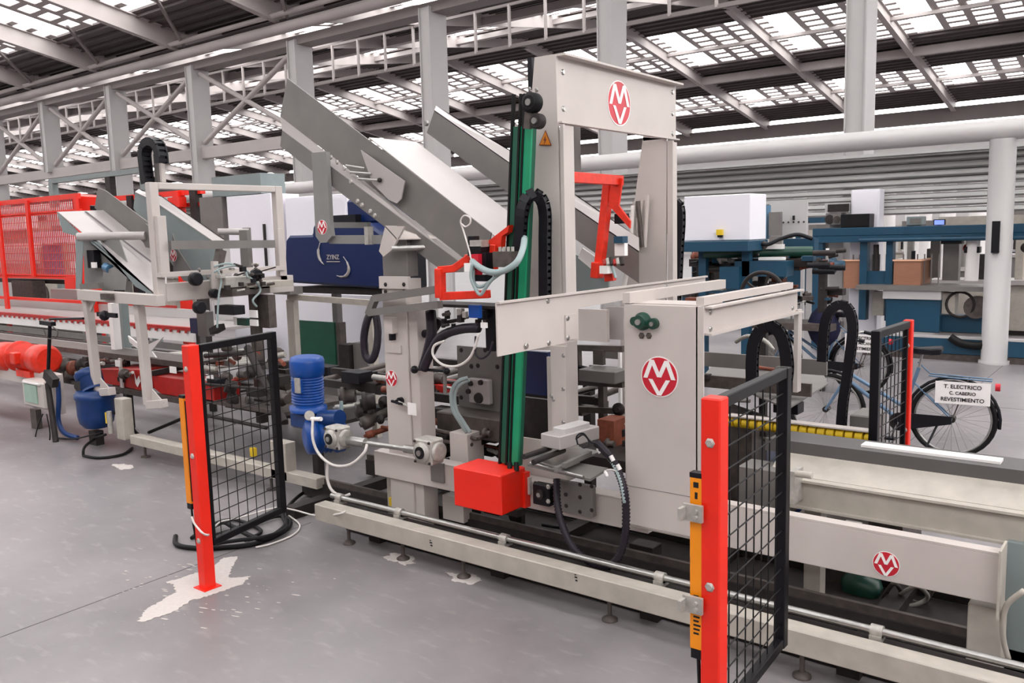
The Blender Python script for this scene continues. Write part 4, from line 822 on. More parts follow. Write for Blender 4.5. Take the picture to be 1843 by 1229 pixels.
# yellow roller strip across the back of the bench
ys = thing('roller_strip', 'row of yellow mini rollers in a steel channel behind the bench', 'roller strip', (-2.3, 6.0, 0.9))
pa, pb2 = Vector((-2.639, 6, 0.949)), Vector((-1.517, 5.75, 1.008)); dd = (pb2-pa).normalized()
MB().bar(pa+Vector((0, 0.03, 0.02)), pb2+Vector((0, 0.03, 0.02)), 0.012, 0.075).build('channel', 'galvanized', ys); MB().bar(pa+Vector((0, -0.01, 0.06)), pb2+Vector((0, -0.01, 0.06)), 0.09, 0.01).build('channel_lip', 'cream_paint', ys)
n = 17
for k in range(n):
    c = pa.lerp(pb2, (k+0.5)/n)+Vector((0, 0, 0.012)); L = (pb2-pa).length/n*0.38; MB().cyl(c-dd*L+Vector((0, -0.012, 0.0)), c+dd*L+Vector((0, -0.012, 0.0)), 0.040, 12).build('mini_roller', 'yellow_plastic', ys)
# low sheets and beams seen right of the badge column
bs = thing('rear_conveyor', 'grey sheet metal conveyor with side rails, seen right of the badge column', 'conveyor', (-2.6, 6.6, 0))
B(-4.2, -2.15, 6.7, 6.73, 1.24, 1.36).build('side_rail', 'galvanized', bs); B(-4.2, -2.2, 6.5, 6.53, 1.10, 1.2).build('side_rail', 'greasy_steel', bs)
quad('sheet', [(-3.417, 7.235, 1.08), (-3.748, 8.345, 1.08), (-2.554, 7.848, 1.08), (-2.312, 7.253, 1.08), (-2.229, 6.101, 1.08)], (0, 0, -0.012), 'galvanized', bs)
B(-3.2, -2.5, 6.1, 6.4, 0.0, 0.9).build('support', 'greasy_steel', bs)
quad('apron', [(-3.121, 6.6, 0.85), (-3.244, 7.227, 0.85), (-2.081, 6.685, 0.75), (-2.302, 6.22, 0.75)], (0, 0, -0.01), 'greasy_steel', bs)
MB().tube([(-2.758, 6.4, 1.506), (-2.626, 6.3, 1.568), (-2.493, 6.3, 1.545), (-2.419, 6.3, 1.473)], 0.016, 8).build('hose', 'cast_aluminium', bs)
fbx = thing('rear_guard', 'grey folded sheet guard standing behind the yellow rollers', 'guard', (-2.1, 6.4, 0))
FB(-1.851, -1.683, 0, 1.04, 6.3, 6.6).build('body', 'galvanized', fbx, bevel=0.01)
# big wheel seen above the arm and dark tyre shape
wlh = thing('hand_wheel', 'large dark wheel rim half hidden behind the cream cross arms', 'wheel', (-3.028, 7.6, 1.786))
c = Vector((-3.028, 7.6, 1.786)); MB().tube([c+Vector((0.2*math.cos(k*math.pi/10), 0, 0.2*math.sin(k*math.pi/10))) for k in range(20)], 0.02, 8, 2, True).build('rim', 'dark_steel', wlh)
for k in range(5): MB().bar(c, c+Vector((0.2*math.cos(k*1.257), 0, 0.2*math.sin(k*1.257))), 0.02, 0.02).build('spoke', 'dark_steel', wlh)
MB().cyl(c+Vector((0, -0.03, 0)), c+Vector((0, 0.03, 0)), 0.04, 12).build('hub', 'dark_steel', wlh)
B(c.x-0.03, c.x+0.03, 7.62, 7.68, 0, c.z).build('stand', 'dark_steel', wlh)
# cables on the floor by the lone gate
fc = thing('floor_cables', 'coil of thick black cables lying on the floor under the lone mesh panel', 'cable coil', (-5.968, 4.064, 0))
for i, (pts, r) in enumerate((([(-6.381, 3.645, 0.02), (-6.193, 3.542, 0.02), (-6.005, 3.58, 0.02), (-5.83, 3.712, 0.02), (-5.681, 3.914, 0.02), (-5.734, 4.233, 0.02), (-5.865, 4.392, 0.03), (-6.076, 4.426, 0.03), (-6.07, 4.139, 0.03), (-6.088, 3.885, 0.03), (-6.109, 3.746, 0.03)], 0.02),
    ([(-5.841, 3.623, 0.05), (-6.05, 3.659, 0.05), (-6.205, 3.819, 0.05), (-6.28, 4.015, 0.05), (-6.101, 4, 0.05), (-5.658, 3.951, 0.05), (-5.725, 4.217, 0.05), (-5.904, 4.382, 0.04)], 0.02),
    ([(-5.828, 3.592, 0.08), (-5.712, 3.786, 0.08), (-5.626, 3.981, 0.07), (-5.706, 4.23, 0.05), (-6.047, 4.463, 0.04), (-6.336, 4.84, 0.04), (-6.417, 5.101, 0.05), (-6.258, 5.204, 0.05)], 0.016),
    ([(-6.232, 3.697, 0.02), (-6.371, 3.924, 0.02), (-6.342, 4.163, 0.02), (-5.898, 4.124, 0.02), (-5.822, 3.909, 0.02)], 0.015))): MB().tube(pts, r, 8, 6).build('cable', 'rubber_black', fc)
wc = MB(); wc.tube([(-5.289, 3.15, 0.527), (-5.249, 3.15, 0.475), (-5.19, 3.2, 0.401), (-6.166, 3.916, 0.1), (-6.127, 4.075, 0.1), (-5.959, 4.318, 0.15), (-5.898, 4.469, 0.1), (-5.569, 4.44, 0.12), (-5.086, 4.27, 0.271), (-5.018, 4.28, 0.303)], 0.008, 6)
wc.build('white_lead', 'white_cable', fc)
wc = MB(); wc.tube([(-6.019, 4.499, 0.02), (-5.761, 4.412, 0.01), (-5.618, 4.232, 0.01), (-5.593, 4.005, 0.01), (-5.631, 3.877, 0.01)], 0.008, 6); wc.build('white_lead', 'white_cable', fc)
# low blue tank under the frame
tk = thing('blue_tank', 'low navy blue tank glimpsed under the badge column', 'tank', (-2.7, 6.2, 0))
B(-3.6, -2.3, 6.6, 7.1, 0.05, 0.5).build('body', 'navy_paint', tk, bevel=0.03)
B(-2.1, -1.6, 6.0, 6.4, 0.05, 0.35).build('body', 'greasy_steel', tk)

# small drive parts packed into the machine bed
rk = random.Random(5)
def clutter(parent, n, x0, x1, y0, y1, z0, z1, smin, smax, mats, name='drive_part'):
    for i in range(n):
        c = Vector((rk.uniform(x0, x1), rk.uniform(y0, y1), rk.uniform(z0, z1))); s_ = rk.uniform(smin, smax); m = mats[i % len(mats)]; k = i % 4
        if k == 0: B(c.x-s_*1.4, c.x+s_*1.4, c.y-s_, c.y+s_, c.z-s_*0.6, c.z+s_*0.6).build(name, m, parent, bevel=0.004)
        elif k == 1: MB().rev(c, c+Vector((1, 0, 0)), [(0, s_*0.4), (s_*0.5, s_*0.4), (s_*0.51, s_), (s_*1.1, s_), (s_*1.11, s_*0.6), (s_*2.2, s_*0.6)], 12).build(name, m, parent)
        elif k == 2: MB().cyl(c, c+Vector((rk.uniform(0.1, 0.35), rk.uniform(-0.1, 0.1), rk.uniform(-0.05, 0.05))), s_*0.35, 8).build(name, m, parent)
        else: MB().rev(c, c+Vector((0, -1, 0)), [(0, s_*0.9), (s_*0.4, s_*0.9), (s_*0.41, s_*0.4), (s_*0.7, s_*0.4)], 14).build(name, m, parent)
DM = ['dark_steel', 'greasy_steel', 'cast_aluminium', 'dark_steel', 'black_plastic', 'greasy_steel', 'rust', 'galvanized']
clutter(bd, 40, -6.2, -5.0, 5.15, 5.7, 0.72, 1.12, 0.03, 0.09, DM)
clutter(cpn, 34, -4.9, -3.95, 5.0, 5.4, 0.62, 0.92, 0.03, 0.07, DM)
clutter(ic, 26, -3.35, -2.8, 5.2, 5.8, 0.8, 1.15, 0.025, 0.06, DM)
clutter(bs, 20, -3.4, -2.3, 6.1, 6.7, 0.75, 1.35, 0.03, 0.07, DM)
clutter(ir, 16, -4.6, -2.6, 5.1, 5.6, 0.1, 0.3, 0.03, 0.07, ['dark_steel', 'greasy_steel', 'black_plastic'], 'floor_fitting')

# ================================================================ LEFT FEEDER MACHINE
LY = 4.88; XL = -8.56
lf = thing('feeder_machine', 'cream tube frame with open rectangular window, left machine behind the lone gate', 'machine frame', (-8.6, 5, 0))
B(-9.35, -6.1, LY, LY+0.12, 0.14, 0.24).build('floor_beam', 'old_cream_paint', lf, bevel=0.006)
for x in (-9.15, -6.85): 
    m_ = MB(); m_.cyl((x, LY+0.06, 0), (x, LY+0.06, 0.14), 0.015, 8); m_.rev((x, LY+0.06, 0), (x, LY+0.06, 1), [(0, 0.05), (0.015, 0.05)], 12); m_.build('levelling_foot', 'greasy_steel', lf)
FB(-9.635, -9.463, 0.165, 0.64, LY, LY+0.12).build('corner_leg', 'old_cream_paint', lf, bevel=0.005)
FB(-6.766, -6.524, 0.148, 0.511, LY, LY+0.12).build('corner_leg', 'old_cream_paint', lf, bevel=0.005)
# hanging L brackets
def lbar(pts, w=0.09):
    for a, b in zip(pts[:-1], pts[1:]): MB().bar(a, b, w, w, up=(0, 1, 0.01)).build('hanger_bar', 'cream_paint', lf, bevel=0.005)
lbar([(-10.2, 4.95, 1.782), (-10.145, 4.95, 0.649), (-9.798, 4.95, 0.695)])
lbar([(-9.047, 4.95, 1.749), (-9.007, 4.95, 0.617), (-8.683, 4.95, 0.663)])
for p in ([(-10.04, 4.94, 0.834), (-9.803, 4.94, 0.702), (-10.071, 4.94, 0.658)], [(-8.905, 4.94, 0.804), (-8.676, 4.94, 0.671), (-8.932, 4.94, 0.614)], [(-10.348, 4.94, 1.746), (-9.986, 4.94, 1.755), (-10.128, 4.94, 1.621), (-10.249, 4.94, 1.616)]): MB().poly(p, (0, 0.012, 0)).build('gusset', 'cream_paint', lf)
MB().bar((-10.239, 4.9, 1.817), (-8.504, 4.9, 1.792), 0.1, 0.12).build('cross_tube', 'cream_paint', lf, bevel=0.005)
FB(-9.591, -9.357, 1.781, 1.85, 4.8, 4.84).build('bracket_box', 'greasy_steel', lf)
# window frame (across the line)
yn, yf = 4.9, 6.507
zt, zb = 3.027, 1.766
B(XL-0.09, XL, yn, yn+0.10, zb, zt).build('window_post', 'cream_paint', lf, bevel=0.006)
B(XL-0.09, XL, yf-0.02, yf+0.08, zb+0.1, zt).build('window_post', 'cream_paint', lf, bevel=0.006)
B(XL-0.09, XL, yn+0.1, yf-0.02, zt-0.07, zt).build('window_head', 'cream_paint', lf, bevel=0.006)
B(XL-0.1, XL, yn+0.101, 6.325+0.35, zb, zb+0.2).build('sill_beam', 'cream_paint', lf, bevel=0.006)
B(XL-0.01, XL+0.08, 4.905, yf, zb+0.27, zb+0.32).build('sill_ledge', 'cream_paint', lf)
B(XL+0.001, XL+0.07, yn+0.02, yn+0.12, zb+0.3, zt-0.35).build('guide_channel', 'cream_paint', lf, bevel=0.004)
B(XL+0.001, XL+0.05, yf-0.06, yf+0.02, zb+0.2, zt-0.5).build('guide_channel', 'cream_paint', lf, bevel=0.004)
MB().bar((-8.45, 5.017, 2.37), (-8.45, 6.335, 2.348), 0.05, 0.09).build('middle_bar', 'galvanized', lf)
B(-8.52, -8.15, 5.75, 6.35, 1.86, 1.93).build('table', 'old_cream_paint', lf); B(-8.4, -8.3, 5.9, 6.0, 0.3, 1.86).build('table_post', 'greasy_steel', lf, bevel=0.004)
# left trays (sloping) and their hopper side
lt = thing('feeder_tray', 'left sloping sheet metal tray with a grooved deck, beside the red mesh cage', 'chute', (-10.206, 5.3, 2.458))
quad('front_side', [(-11.097, 5.1, 2.812), (-10.563, 5.1, 2.534), (-8.85, 5.1, 1.773), (-9.365, 5.1, 1.911), (-10.111, 5.1, 2.421), (-10.985, 5.1, 2.557)], (0, 0.012, 0), 'blue_grey_paint', lt)
quad('deck', [(-11.067, 5.1, 2.811), (-11.114, 5.7, 2.836), (-9.701, 5.7, 2.174), (-8.743, 5.1, 1.746)], (0, 0.0, -0.01), 'bright_sheet', lt)
quad('deck_groove', [(-11.046, 5.42, 2.811), (-11.029, 5.44, 2.811), (-9.411, 5.44, 2.108), (-9.424, 5.42, 2.108)], (0, 0, 0.004), 'joint_dark', lt)
quad('back_wall', [(-11.38, 5.72, 2.875), (-11.248, 5.72, 3.128), (-11.054, 5.72, 3.082), (-9.693, 5.72, 2.473), (-9.727, 5.72, 2.227), (-10.798, 5.72, 2.586)], (0, 0.012, 0), 'galvanized', lt)
quad('hopper_side', [(-10.568, 5.05, 2.469), (-10.374, 5.05, 2.479), (-10.54, 5.05, 1.867), (-10.68, 5.05, 1.864)], (0, 0.01, 0), 'blue_grey_paint', lt)
quad('hopper_back', [(-10.684, 5.2, 2.468), (-9.824, 5.2, 2.44), (-9.587, 5.2, 1.971), (-10.757, 5.2, 1.908)], (0, 0.01, 0), 'grey_paint', lt)
mb = MB(); mb.cyl((-10.404, 5, 2.493), (-9.778, 5.5, 2.486), 0.05, 14); mb.build('roller', 'bright_sheet', lt)
quad('flap', [(-9.998, 5.5, 2.616), (-9.757, 5.5, 2.629), (-9.443, 5.5, 2.441), (-9.509, 5.5, 2.312), (-9.799, 5.5, 2.348)], (0, 0.01, 0), 'galvanized', lt)
MB().bar((-10.403, 5, 1.899), (-9.947, 5, 1.92), 0.06, 0.07).build('foot_bar', 'galvanized', lt)
FB(-10.427, -10.262, 2.118, 2.331, 5.1, 5.18).build('sensor_box', 'black_plastic', lt); FB(-10.305, -10.196, 2.121, 2.187, 5.08, 5.1).build('sensor_label', 'white_print', lt)
MB().cyl((-10.042, 5.12, 2.133), (-9.943, 5.12, 2.108), 0.05, 12).build('blue_cap', 'sky_paint', lt)
mb = MB(); mb.poly([(-10.079, 5.1, 2.069), (-9.81, 5.1, 2.135), (-9.544, 5.1, 2.009), (-9.591, 5.1, 1.869), (-10.076, 5.1, 1.859)], (0, 0.02, 0)); mb.build('deflector', 'grey_paint', lt)
l2 = thing('feeder_tray', 'second sloping tray with pale rim, seen through the cream window frame', 'chute', (-9.814, 6, 2.299))
quad('side_wall', [(-11.022, 6.1, 3.075), (-10.601, 6.1, 2.947), (-9.137, 6.1, 2.317), (-9.195, 6.1, 1.822), (-10.028, 6.1, 1.912), (-11.097, 6.1, 2.859)], (0, 0.012, 0), 'blue_grey_paint', l2)
quad('rim', [(-10.986, 6.08, 3.072), (-10.567, 6.08, 2.946), (-9.085, 6.08, 2.317), (-9.121, 6.2, 2.367), (-10.566, 6.2, 3.004), (-11.098, 6.2, 3.117)], (0, 0, -0.01), 'bright_sheet', l2)
quad('lower_side', [(-9.868, 5.9, 2.507), (-9.793, 5.9, 2.329), (-9.449, 5.9, 1.999), (-9.907, 5.9, 2.043)], (0, 0.01, 0), 'galvanized', l2)
emblem(l2, (-9.847, 5.88, 2.235), (1, 0, 0), (0, 0, 1), 0.07)
for (u0, v0, u1, v1) in ((331,420,345,490), (432,415,444,490)): FB(-10.039 if u0 == 331 else -8.927, -9.889 if u0 == 331 else -8.773, 1.998, 2.519, 6.2, 6.25).build('post', 'galvanized', l2)
MB().cyl((-9.508, 6.3, 2.514), (-9.292, 6.6, 2.505), 0.04, 12).build('roller', 'bright_sheet', l2); FB(-9.569, -9.46, 2.026, 2.559, 6.7, 6.75).build('end_plate', 'galvanized', l2)
# clamp head of the left machine
lh = thing('sensor_cluster', 'cluster of grey clamps, black knobs and thin wires on the sill of the cream window', 'clamp head', (-8.171, 5.6, 1.965))
MB().bar((-8.4, 5.592, 2.3), (-8.4, 5.537, 2.131), 0.08, 0.09).build('arm', 'greasy_steel', lh)
MB().bar((-8.35, 5.467, 2.183), (-8.35, 5.447, 1.76), 0.05, 0.06).build('arm', 'cream_paint', lh)
B(-8.5, -8.2, 5.481, 5.908, 1.885, 2.008).build('clamp_block', 'cast_aluminium', lh, bevel=0.01)
B(-8.45, -8.15, 5.53, 6.02, 1.805, 1.879).build('clamp_plate', 'greasy_steel', lh)
for p, r in (((-8.4, 5.248, 2.001), 0.075), ((-8.2, 5.876, 2.011), 0.07), ((-8.3, 5.393, 1.838), 0.05), ((-8.3, 5.208, 1.702), 0.07)):
    c = Vector(p); mb = MB(); mb.rev(c+Vector((-0.06, 0, 0)), c+Vector((1, 0, 0)), [(0, r*0.5), (0.04, r*0.5), (0.041, r), (0.10, r), (0.12, r*0.8)], 14); mb.build('knob', 'black_plastic', lh)
for i in range(14):
    c = Vector((-8.15, 5.414, 1.977))+Vector((rr_.uniform(-0.02, 0.1), rr_.uniform(0, 0.55), rr_.uniform(-0.12, 0.12))); s_ = rr_.uniform(0.02, 0.035)
    (B(c.x-s_, c.x+s_, c.y-s_, c.y+s_, c.z-s_, c.z+s_) if i % 2 else MB().cyl(c, c+Vector((0.03, 0.08, 0.01)), s_*0.5, 8)).build('clamp_part', ['cast_aluminium', 'dark_steel', 'greasy_steel', 'black_plastic'][i % 4], lh)
for pts in ([(-8.3, 5.422, 2.125), (-8.2, 5.53, 2.156), (-8.2, 5.701, 2.1), (-8.2, 5.804, 2.033)], [(-8.2, 5.395, 2.096), (-8.2, 5.433, 1.975), (-8.2, 5.395, 1.828), (-8.2, 5.367, 1.65), (-8.2, 5.346, 1.471)], [(-8.25, 5.385, 2.067), (-8.2, 5.458, 2.111), (-8.15, 5.598, 2.129), (-8.15, 5.7, 2.076), (-8.1, 5.701, 1.991)], [(-8.1, 5.73, 1.989), (-8.1, 5.833, 1.91), (-8.1, 5.849, 1.828), (-8.1, 5.747, 1.743), (-8.1, 5.793, 1.666)]):
    MB().tube(pts, 0.012, 6, 5).build('wire', 'grey_hose', lh)
FB(-8.461, -8.109, 1.596, 1.695, 5.5, 5.65).build('black_sensor', 'black_plastic', lh, bevel=0.006); FB(-8.115, -7.983, 1.555, 1.636, 5.7, 5.72).build('tag', 'white_print', lh); FB(-8.116, -7.983, 1.464, 1.532, 5.7, 5.72).build('tag', 'white_print', lh); FB(-8.414, -8.351, 1.459, 1.551, 5.7, 5.72).build('tag', 'white_print', lh)
FB(-8.321, -8.144, 1.462, 1.542, 5.68, 5.74).build('green_valve', 'bearing_green', lh)
FB(-8.355, -8.104, 1.409, 1.781, 5.95, 6.05).build('head_post', 'greasy_steel', lh)
MB().bar((-8.67, 5.6, 1.385), (-8.512, 5.6, 1.443), 0.1, 0.07).build('clamp_foot', 'dark_steel', lh)
# drag chain above the left machine
lch = chain_thing('black cable drag chain standing above the cream window frame of the left machine', [(-9.289, 5.3, 3.065), (-9.308, 5.3, 3.251), (-9.309, 5.3, 3.404), (-9.238, 5.3, 3.49), (-9.119, 5.3, 3.511), (-9.012, 5.3, 3.46), (-8.971, 5.3, 3.349), (-8.977, 5.3, 3.229)], hei=0.09, wid=0.12, pitch=0.06)
FB(-9.219, -9.159, 3.073, 3.385, 5.35, 5.45).build('guide_post', 'galvanized', lch); FB(-9.113, -9.079, 3.068, 3.316, 5.35, 5.4).build('guide_post', 'cream_paint', lch)
# red troughs
tr1 = thing('red_trough', 'red sheet metal trough with open top, between the two hanging cream brackets', 'trough', (-10.615, 5.5, 0.631))
mb = MB(); mb.poly([(-11.013, 5.4, 0.801), (-9.941, 5.4, 0.876), (-9.981, 5.4, 0.612), (-10.843, 5.4, 0.627), (-10.969, 5.4, 0.725)], (0, 0.5, 0)); mb.build('body', 'machine_red', tr1, bevel=0.006)
FB(-11.937, -10.871, 0.849, 0.861, 5.85, 5.9).build('rear_lip', 'machine_red', tr1); MB().bar((-11.006, 5.4, 0.845), (-11.436, 5.8, 0.85), 0.03, 0.04).build('side_lip', 'machine_red', tr1); MB().cyl((-11.143, 5.5, 0.865), (-10.69, 5.6, 0.899), 0.03, 8).build('rod', 'greasy_steel', tr1)
FB(-10.46, -10.351, 0.885, 0.961, 5.35, 5.36).build('white_tag', 'white_print', tr1); FB(-10.399, -10.344, 0.62, 0.988, 5.36, 5.38).build('stay_rod', 'cream_paint', tr1)
mb = MB(); mb.poly([(-10.087, 5.39, 0.818), (-10.047, 5.39, 0.738), (-9.986, 5.39, 0.798), (-9.958, 5.39, 0.732), (-10.035, 5.39, 0.65), (-10.08, 5.39, 0.694)], (0, -0.003, 0)); mb.build('white_letters', 'white_print', tr1)
tr2 = thing('red_trough', 'red sheet metal trough running behind the lone red gate post', 'trough', (-9.21, 5.5, 0.687))
mb = MB(); mb.poly([(-9.709, 5.4, 0.826), (-8.419, 5.4, 0.837), (-8.445, 5.4, 0.621), (-9.53, 5.4, 0.613), (-9.671, 5.4, 0.661)], (0, 0.35, 0)); mb.build('body', 'machine_red', tr2, bevel=0.006)
for (u0, v0, u1, v1) in ((306,659,317,671), (355,670,361,686), (372,674,384,688)): pass
FB(-9.22, -9.09, 0.901, 0.976, 5.35, 5.36).build('white_tag', 'white_print', tr2); FB(-8.679, -8.614, 0.851, 0.947, 5.35, 5.36).build('white_tag', 'white_print', tr2); FB(-8.484, -8.356, 0.861, 0.943, 5.35, 5.36).build('white_tag', 'white_print', tr2)
MB().bar((-9.629, 5.35, 0.86), (-9.675, 5.8, 0.874), 0.05, 0.06).build('toothed_rail', 'dark_steel', tr2)
# second blue motor and its neighbours
m2 = motor('drive_motor', 'darker blue motor on a round gearbox at the left machine, left of the cream bracket', (-10.225, 4.95, 0.648), (-10.373, 4.95, 0.886), 0.15, 'motor_blue_dark')
mb = MB(); mb.rev((-10.219, 4.95, 0.683), (-10.236, 4.95, 0.124), [(0, 0.20), (0.04, 0.21), (0.05, 0.23), (0.10, 0.23), (0.12, 0.215), (0.3, 0.21), (0.4, 0.19), (0.46, 0.14)], 22); mb.build('gear_drum', 'motor_blue_dark', m2)
FB(-10.356, -10.19, 0.0, 0.171, 4.9, 5.0).build('pedestal', 'dark_steel', m2)
FB(-9.797, -9.767, 0.334, 0.462, 4.84, 4.86).build('yellow_plate', 'yellow_plastic', m2); MB().cyl((-9.716, 4.85, 0.484), (-9.709, 4.85, 0.223), 0.03, 10).build('steel_column', 'cast_aluminium', m2)
MB().rev((-10.269, 4.8, 0.736), (-10.697, 5, 0.666), [(0, 0.06), (0.05, 0.06)], 14).build('fan_cover', 'dark_steel', m2)
tpd = thing('sensor_tripod', 'thin black stand with clamp arm and hanging wire loops at far left', 'stand', (-10.86, 4.73, 0))
MB().cyl((-10.86, 4.73, 0.0), (-11.09, 4.8, 0.698), 0.035, 10).build('lower_tube', 'dark_steel', tpd); MB().cyl((-11.09, 4.8, 0.698), (-10.876, 4.8, 1.471), 0.022, 10).build('upper_tube', 'black_plastic', tpd)
MB().bar((-11.1, 4.8, 1.462), (-10.792, 4.8, 1.454), 0.06, 0.05).build('clamp', 'black_plastic', tpd); MB().cyl((-10.867, 4.8, 1.512), (-10.131, 4.85, 1.544), 0.014, 8).build('arm', 'black_plastic', tpd); MB().bar((-11.049, 4.78, 0.83), (-10.834, 4.78, 0.723), 0.08, 0.12).build('knuckle', 'dark_steel', tpd)
MB().sphere((-9.631, 4.85, 1.595), 0.06, 10).build('camera_ring', 'black_plastic', tpd); MB().bar((-9.78, 4.85, 1.609), (-9.358, 4.85, 1.605), 0.03, 0.05).build('camera_arm', 'black_plastic', tpd)
MB().tube([(-11.192, 4.75, 0.309), (-11.339, 4.72, 0.084), (-11.41, 4.72, -0.105), (-11.269, 4.72, -0.173), (-11.071, 4.72, -0.096), (-11.02, 4.74, 0.083), (-11.108, 4.76, 0.316)], 0.008, 6).build('wire', 'black_plastic', tpd)
MB().tube([(-11.022, 4.78, 1.398), (-10.943, 4.78, 1.279), (-10.722, 4.78, 1.291), (-10.65, 4.78, 1.369), (-10.768, 4.78, 1.424)], 0.007, 6).build('wire', 'greasy_steel', tpd)
MB().tube([(-10.927, 4.85, 0.732), (-10.945, 4.85, 0.493), (-11.009, 4.85, 0.24), (-10.89, 4.85, 0.091), (-10.646, 4.9, 0.041)], 0.03, 8).build('blue_hose', 'motor_blue_dark', tpd)
MB().tube([(-11.092, 4.8, 0.012), (-10.619, 4.82, 0.047), (-10.25, 4.85, 0.129), (-10.006, 4.9, 0.189)], 0.012, 6).build('cable', 'black_plastic', tpd)
# cables around the left corner leg
lcb = thing('floor_cables', 'black cables looping on the floor by the left machine corner leg', 'cables', (-9.736, 4.649, 0))
for pts, r in (([(-9.768, 4.539, 0.02), (-9.821, 4.585, 0.1), (-10.14, 4.859, 0.1), (-9.811, 4.835, 0.2)], 0.016), ([(-9.768, 4.539, 0.02), (-9.497, 4.595, 0.02), (-9.423, 4.814, 0.02), (-9.63, 5.045, 0.02)], 0.016), ([(-9.913, 5, 0.422), (-9.778, 5.1, 0.365), (-9.84, 5.2, 0.17), (-9.931, 5.3, 0.091)], 0.018), ([(-9.695, 5.3, 0.147), (-9.285, 5.3, 0.284), (-8.919, 5.3, 0.411)], 0.02)): MB().tube(pts, r, 8, 6).build('cable', 'rubber_black', lcb)
# cream beam with light box at far left
lbx = thing('side_lamp_box', 'cream housing with a square glass lamp under the orange motors at far left', 'lamp', (-11.332, 4.7, 0.338))
FB(-14.213, -11.333, 0.569, 0.762, 5.0, 5.1).build('cream_beam', 'cream_paint', lbx)
mb = FB(-11.841, -11.222, 0.346, 0.691, 4.8, 5.0); hb2 = mb.build('housing', 'cream_paint', lbx, bevel=0.02)
FB(-11.747, -11.401, 0.408, 0.642, 4.785, 4.8).build('glass', 'lamp_glass', hb2); FB(-11.752, -11.292, 0.658, 0.676, 4.77, 4.8).build('bezel', 'white_print', hb2)
FB(-11.986, -11.82, 0, 0.259, 4.93, 5.0).build('stand', 'greasy_steel', lbx)
FB(-11.305, -11.12, 0.279, 0.78, 4.86, 5.0).build('side_plate', 'cream_paint', lbx)
def orange_motor(label, a, b, r):
    t = motor('orange_motor', label, a, b, r, 'orange_red'); c = (Vector(a)+Vector(b))/2
    B(c.x-r*0.9, c.x-r*0.1, c.y-r*1.25, c.y-r*0.7, c.z-r*0.3, c.z+r*0.5).build('terminal_box', 'orange_red', t, bevel=0.01)
    B(c.x-r*1.2, c.x+r*1.0, c.y-r*0.8, c.y+r*0.8, c.z-r*1.25, c.z-r*0.8).build('foot_plate', 'orange_red', t); return t
orange_motor('orange motor at the left edge of the picture above the cream beam', (-13.769, 5.1, 0.847), (-12.69, 5.1, 0.879), 0.2)
orange_motor('orange motor with pale end bell, between the left edge motor and the black stand', (-12.546, 5.1, 0.904), (-11.688, 5.1, 0.91), 0.19)
for i in range(6):
    p = [(-11.886, 5.3, 0.779), (-11.671, 5.3, 0.832), (-11.707, 5.4, 0.778), (-11.466, 5.4, 0.834), (-11.795, 5.3, 0.673), (-11.599, 5.4, 0.696)][i]; c = Vector(p)
gt = thing('coupling_train', 'dirty steel couplings and flanges between the orange motors and blue motor', 'couplings', (-11.684, 5.35, 0.749))
for i, p in enumerate(((-11.997, 5.3, 0.786), (-11.812, 5.32, 0.812), (-11.649, 5.35, 0.775), (-11.515, 5.4, 0.815), (-11.78, 5.35, 0.659))):
    c = Vector(p); mb = MB(); mb.rev(c, c+Vector((1, 0.3, 0)), [(0, 0.03), (0.03, 0.03), (0.031, 0.1), (0.09, 0.1), (0.091, 0.05), (0.16, 0.05)], 14); mb.build('coupling', ['cast_aluminium', 'greasy_steel', 'rust', 'dark_steel', 'greasy_steel'][i], gt)
MB().bar((-12.272, 5.4, 0.674), (-11.41, 5.4, 0.726), 0.1, 0.04).build('base_bar', 'cream_paint', gt)
# conveyor beds of the left machine
lb = thing('feeder_bed', 'grey conveyor bed with dark rails through the left machine', 'conveyor bed', (-10, 6.2, 0))
ZB = 0.98
for y, z, h, m in ((5.6, ZB-0.07, 0.07, 'greasy_steel'), (6.0, ZB-0.08, 0.07, 'galvanized'), (6.9, ZB-0.25, 0.06, 'dark_steel'), (5.35, 0.55, 0.06, 'greasy_steel'), (6.5, 0.5, 0.08, 'dark_steel')): B(-18, -9.0, y, y+0.07, z, z+h).build('bed_rail', m, lb)
B(-18, -9.2, 5.68, 5.99, ZB-0.03, ZB-0.01).build('bed_plate', 'greasy_steel', lb); B(-9.0, -7.0, 5.9, 6.8, 0.42, 0.46).build('lower_shelf', 'dark_steel', lb); B(-8.9, -7.2, 5.4, 6.3, 0.60, 0.64).build('lower_shelf', 'greasy_steel', lb)
for x in (-17, -13.5, -10.8, -9.2): B(x-0.05, x+0.05, 5.62, 5.7, 0, ZB-0.07).build('bed_leg', 'dark_steel', lb); B(x-0.05, x+0.05, 6.86, 6.92, 0, ZB-0.25).build('bed_leg', 'dark_steel', lb)
for k in range(10): x = -9.4-0.2*k; MB().cyl((x, 6.08, ZB-0.12), (x, 6.88, ZB-0.16), 0.03, 8).build('roller', 'cast_aluminium', lb)
FB(-11.504, -11.404, 0.946, 1.603, 5.85, 5.95).build('white_post', 'white_print', lb); FB(-11.695, -11.526, 0.851, 1.582, 6.05, 6.15).build('grey_post', 'blue_grey_paint', lb)
quad('white_chute', [(-10.757, 5.7, 1.215), (-10.423, 5.7, 1.083), (-9.919, 5.7, 1.238), (-10.159, 5.7, 1.085), (-10.217, 5.7, 1.046), (-10.088, 5.7, 0.949), (-10.257, 5.7, 0.951), (-10.729, 5.7, 1.13)], (0, 0.02, 0), 'white_print', lb)
FB(-9.385, -9.188, 1.268, 1.563, 5.85, 5.95).build('drive_post', 'galvanized', lb); FB(-9.543, -9.388, 1.294, 1.477, 5.85, 5.95).build('dark_drive', 'navy_paint', lb)
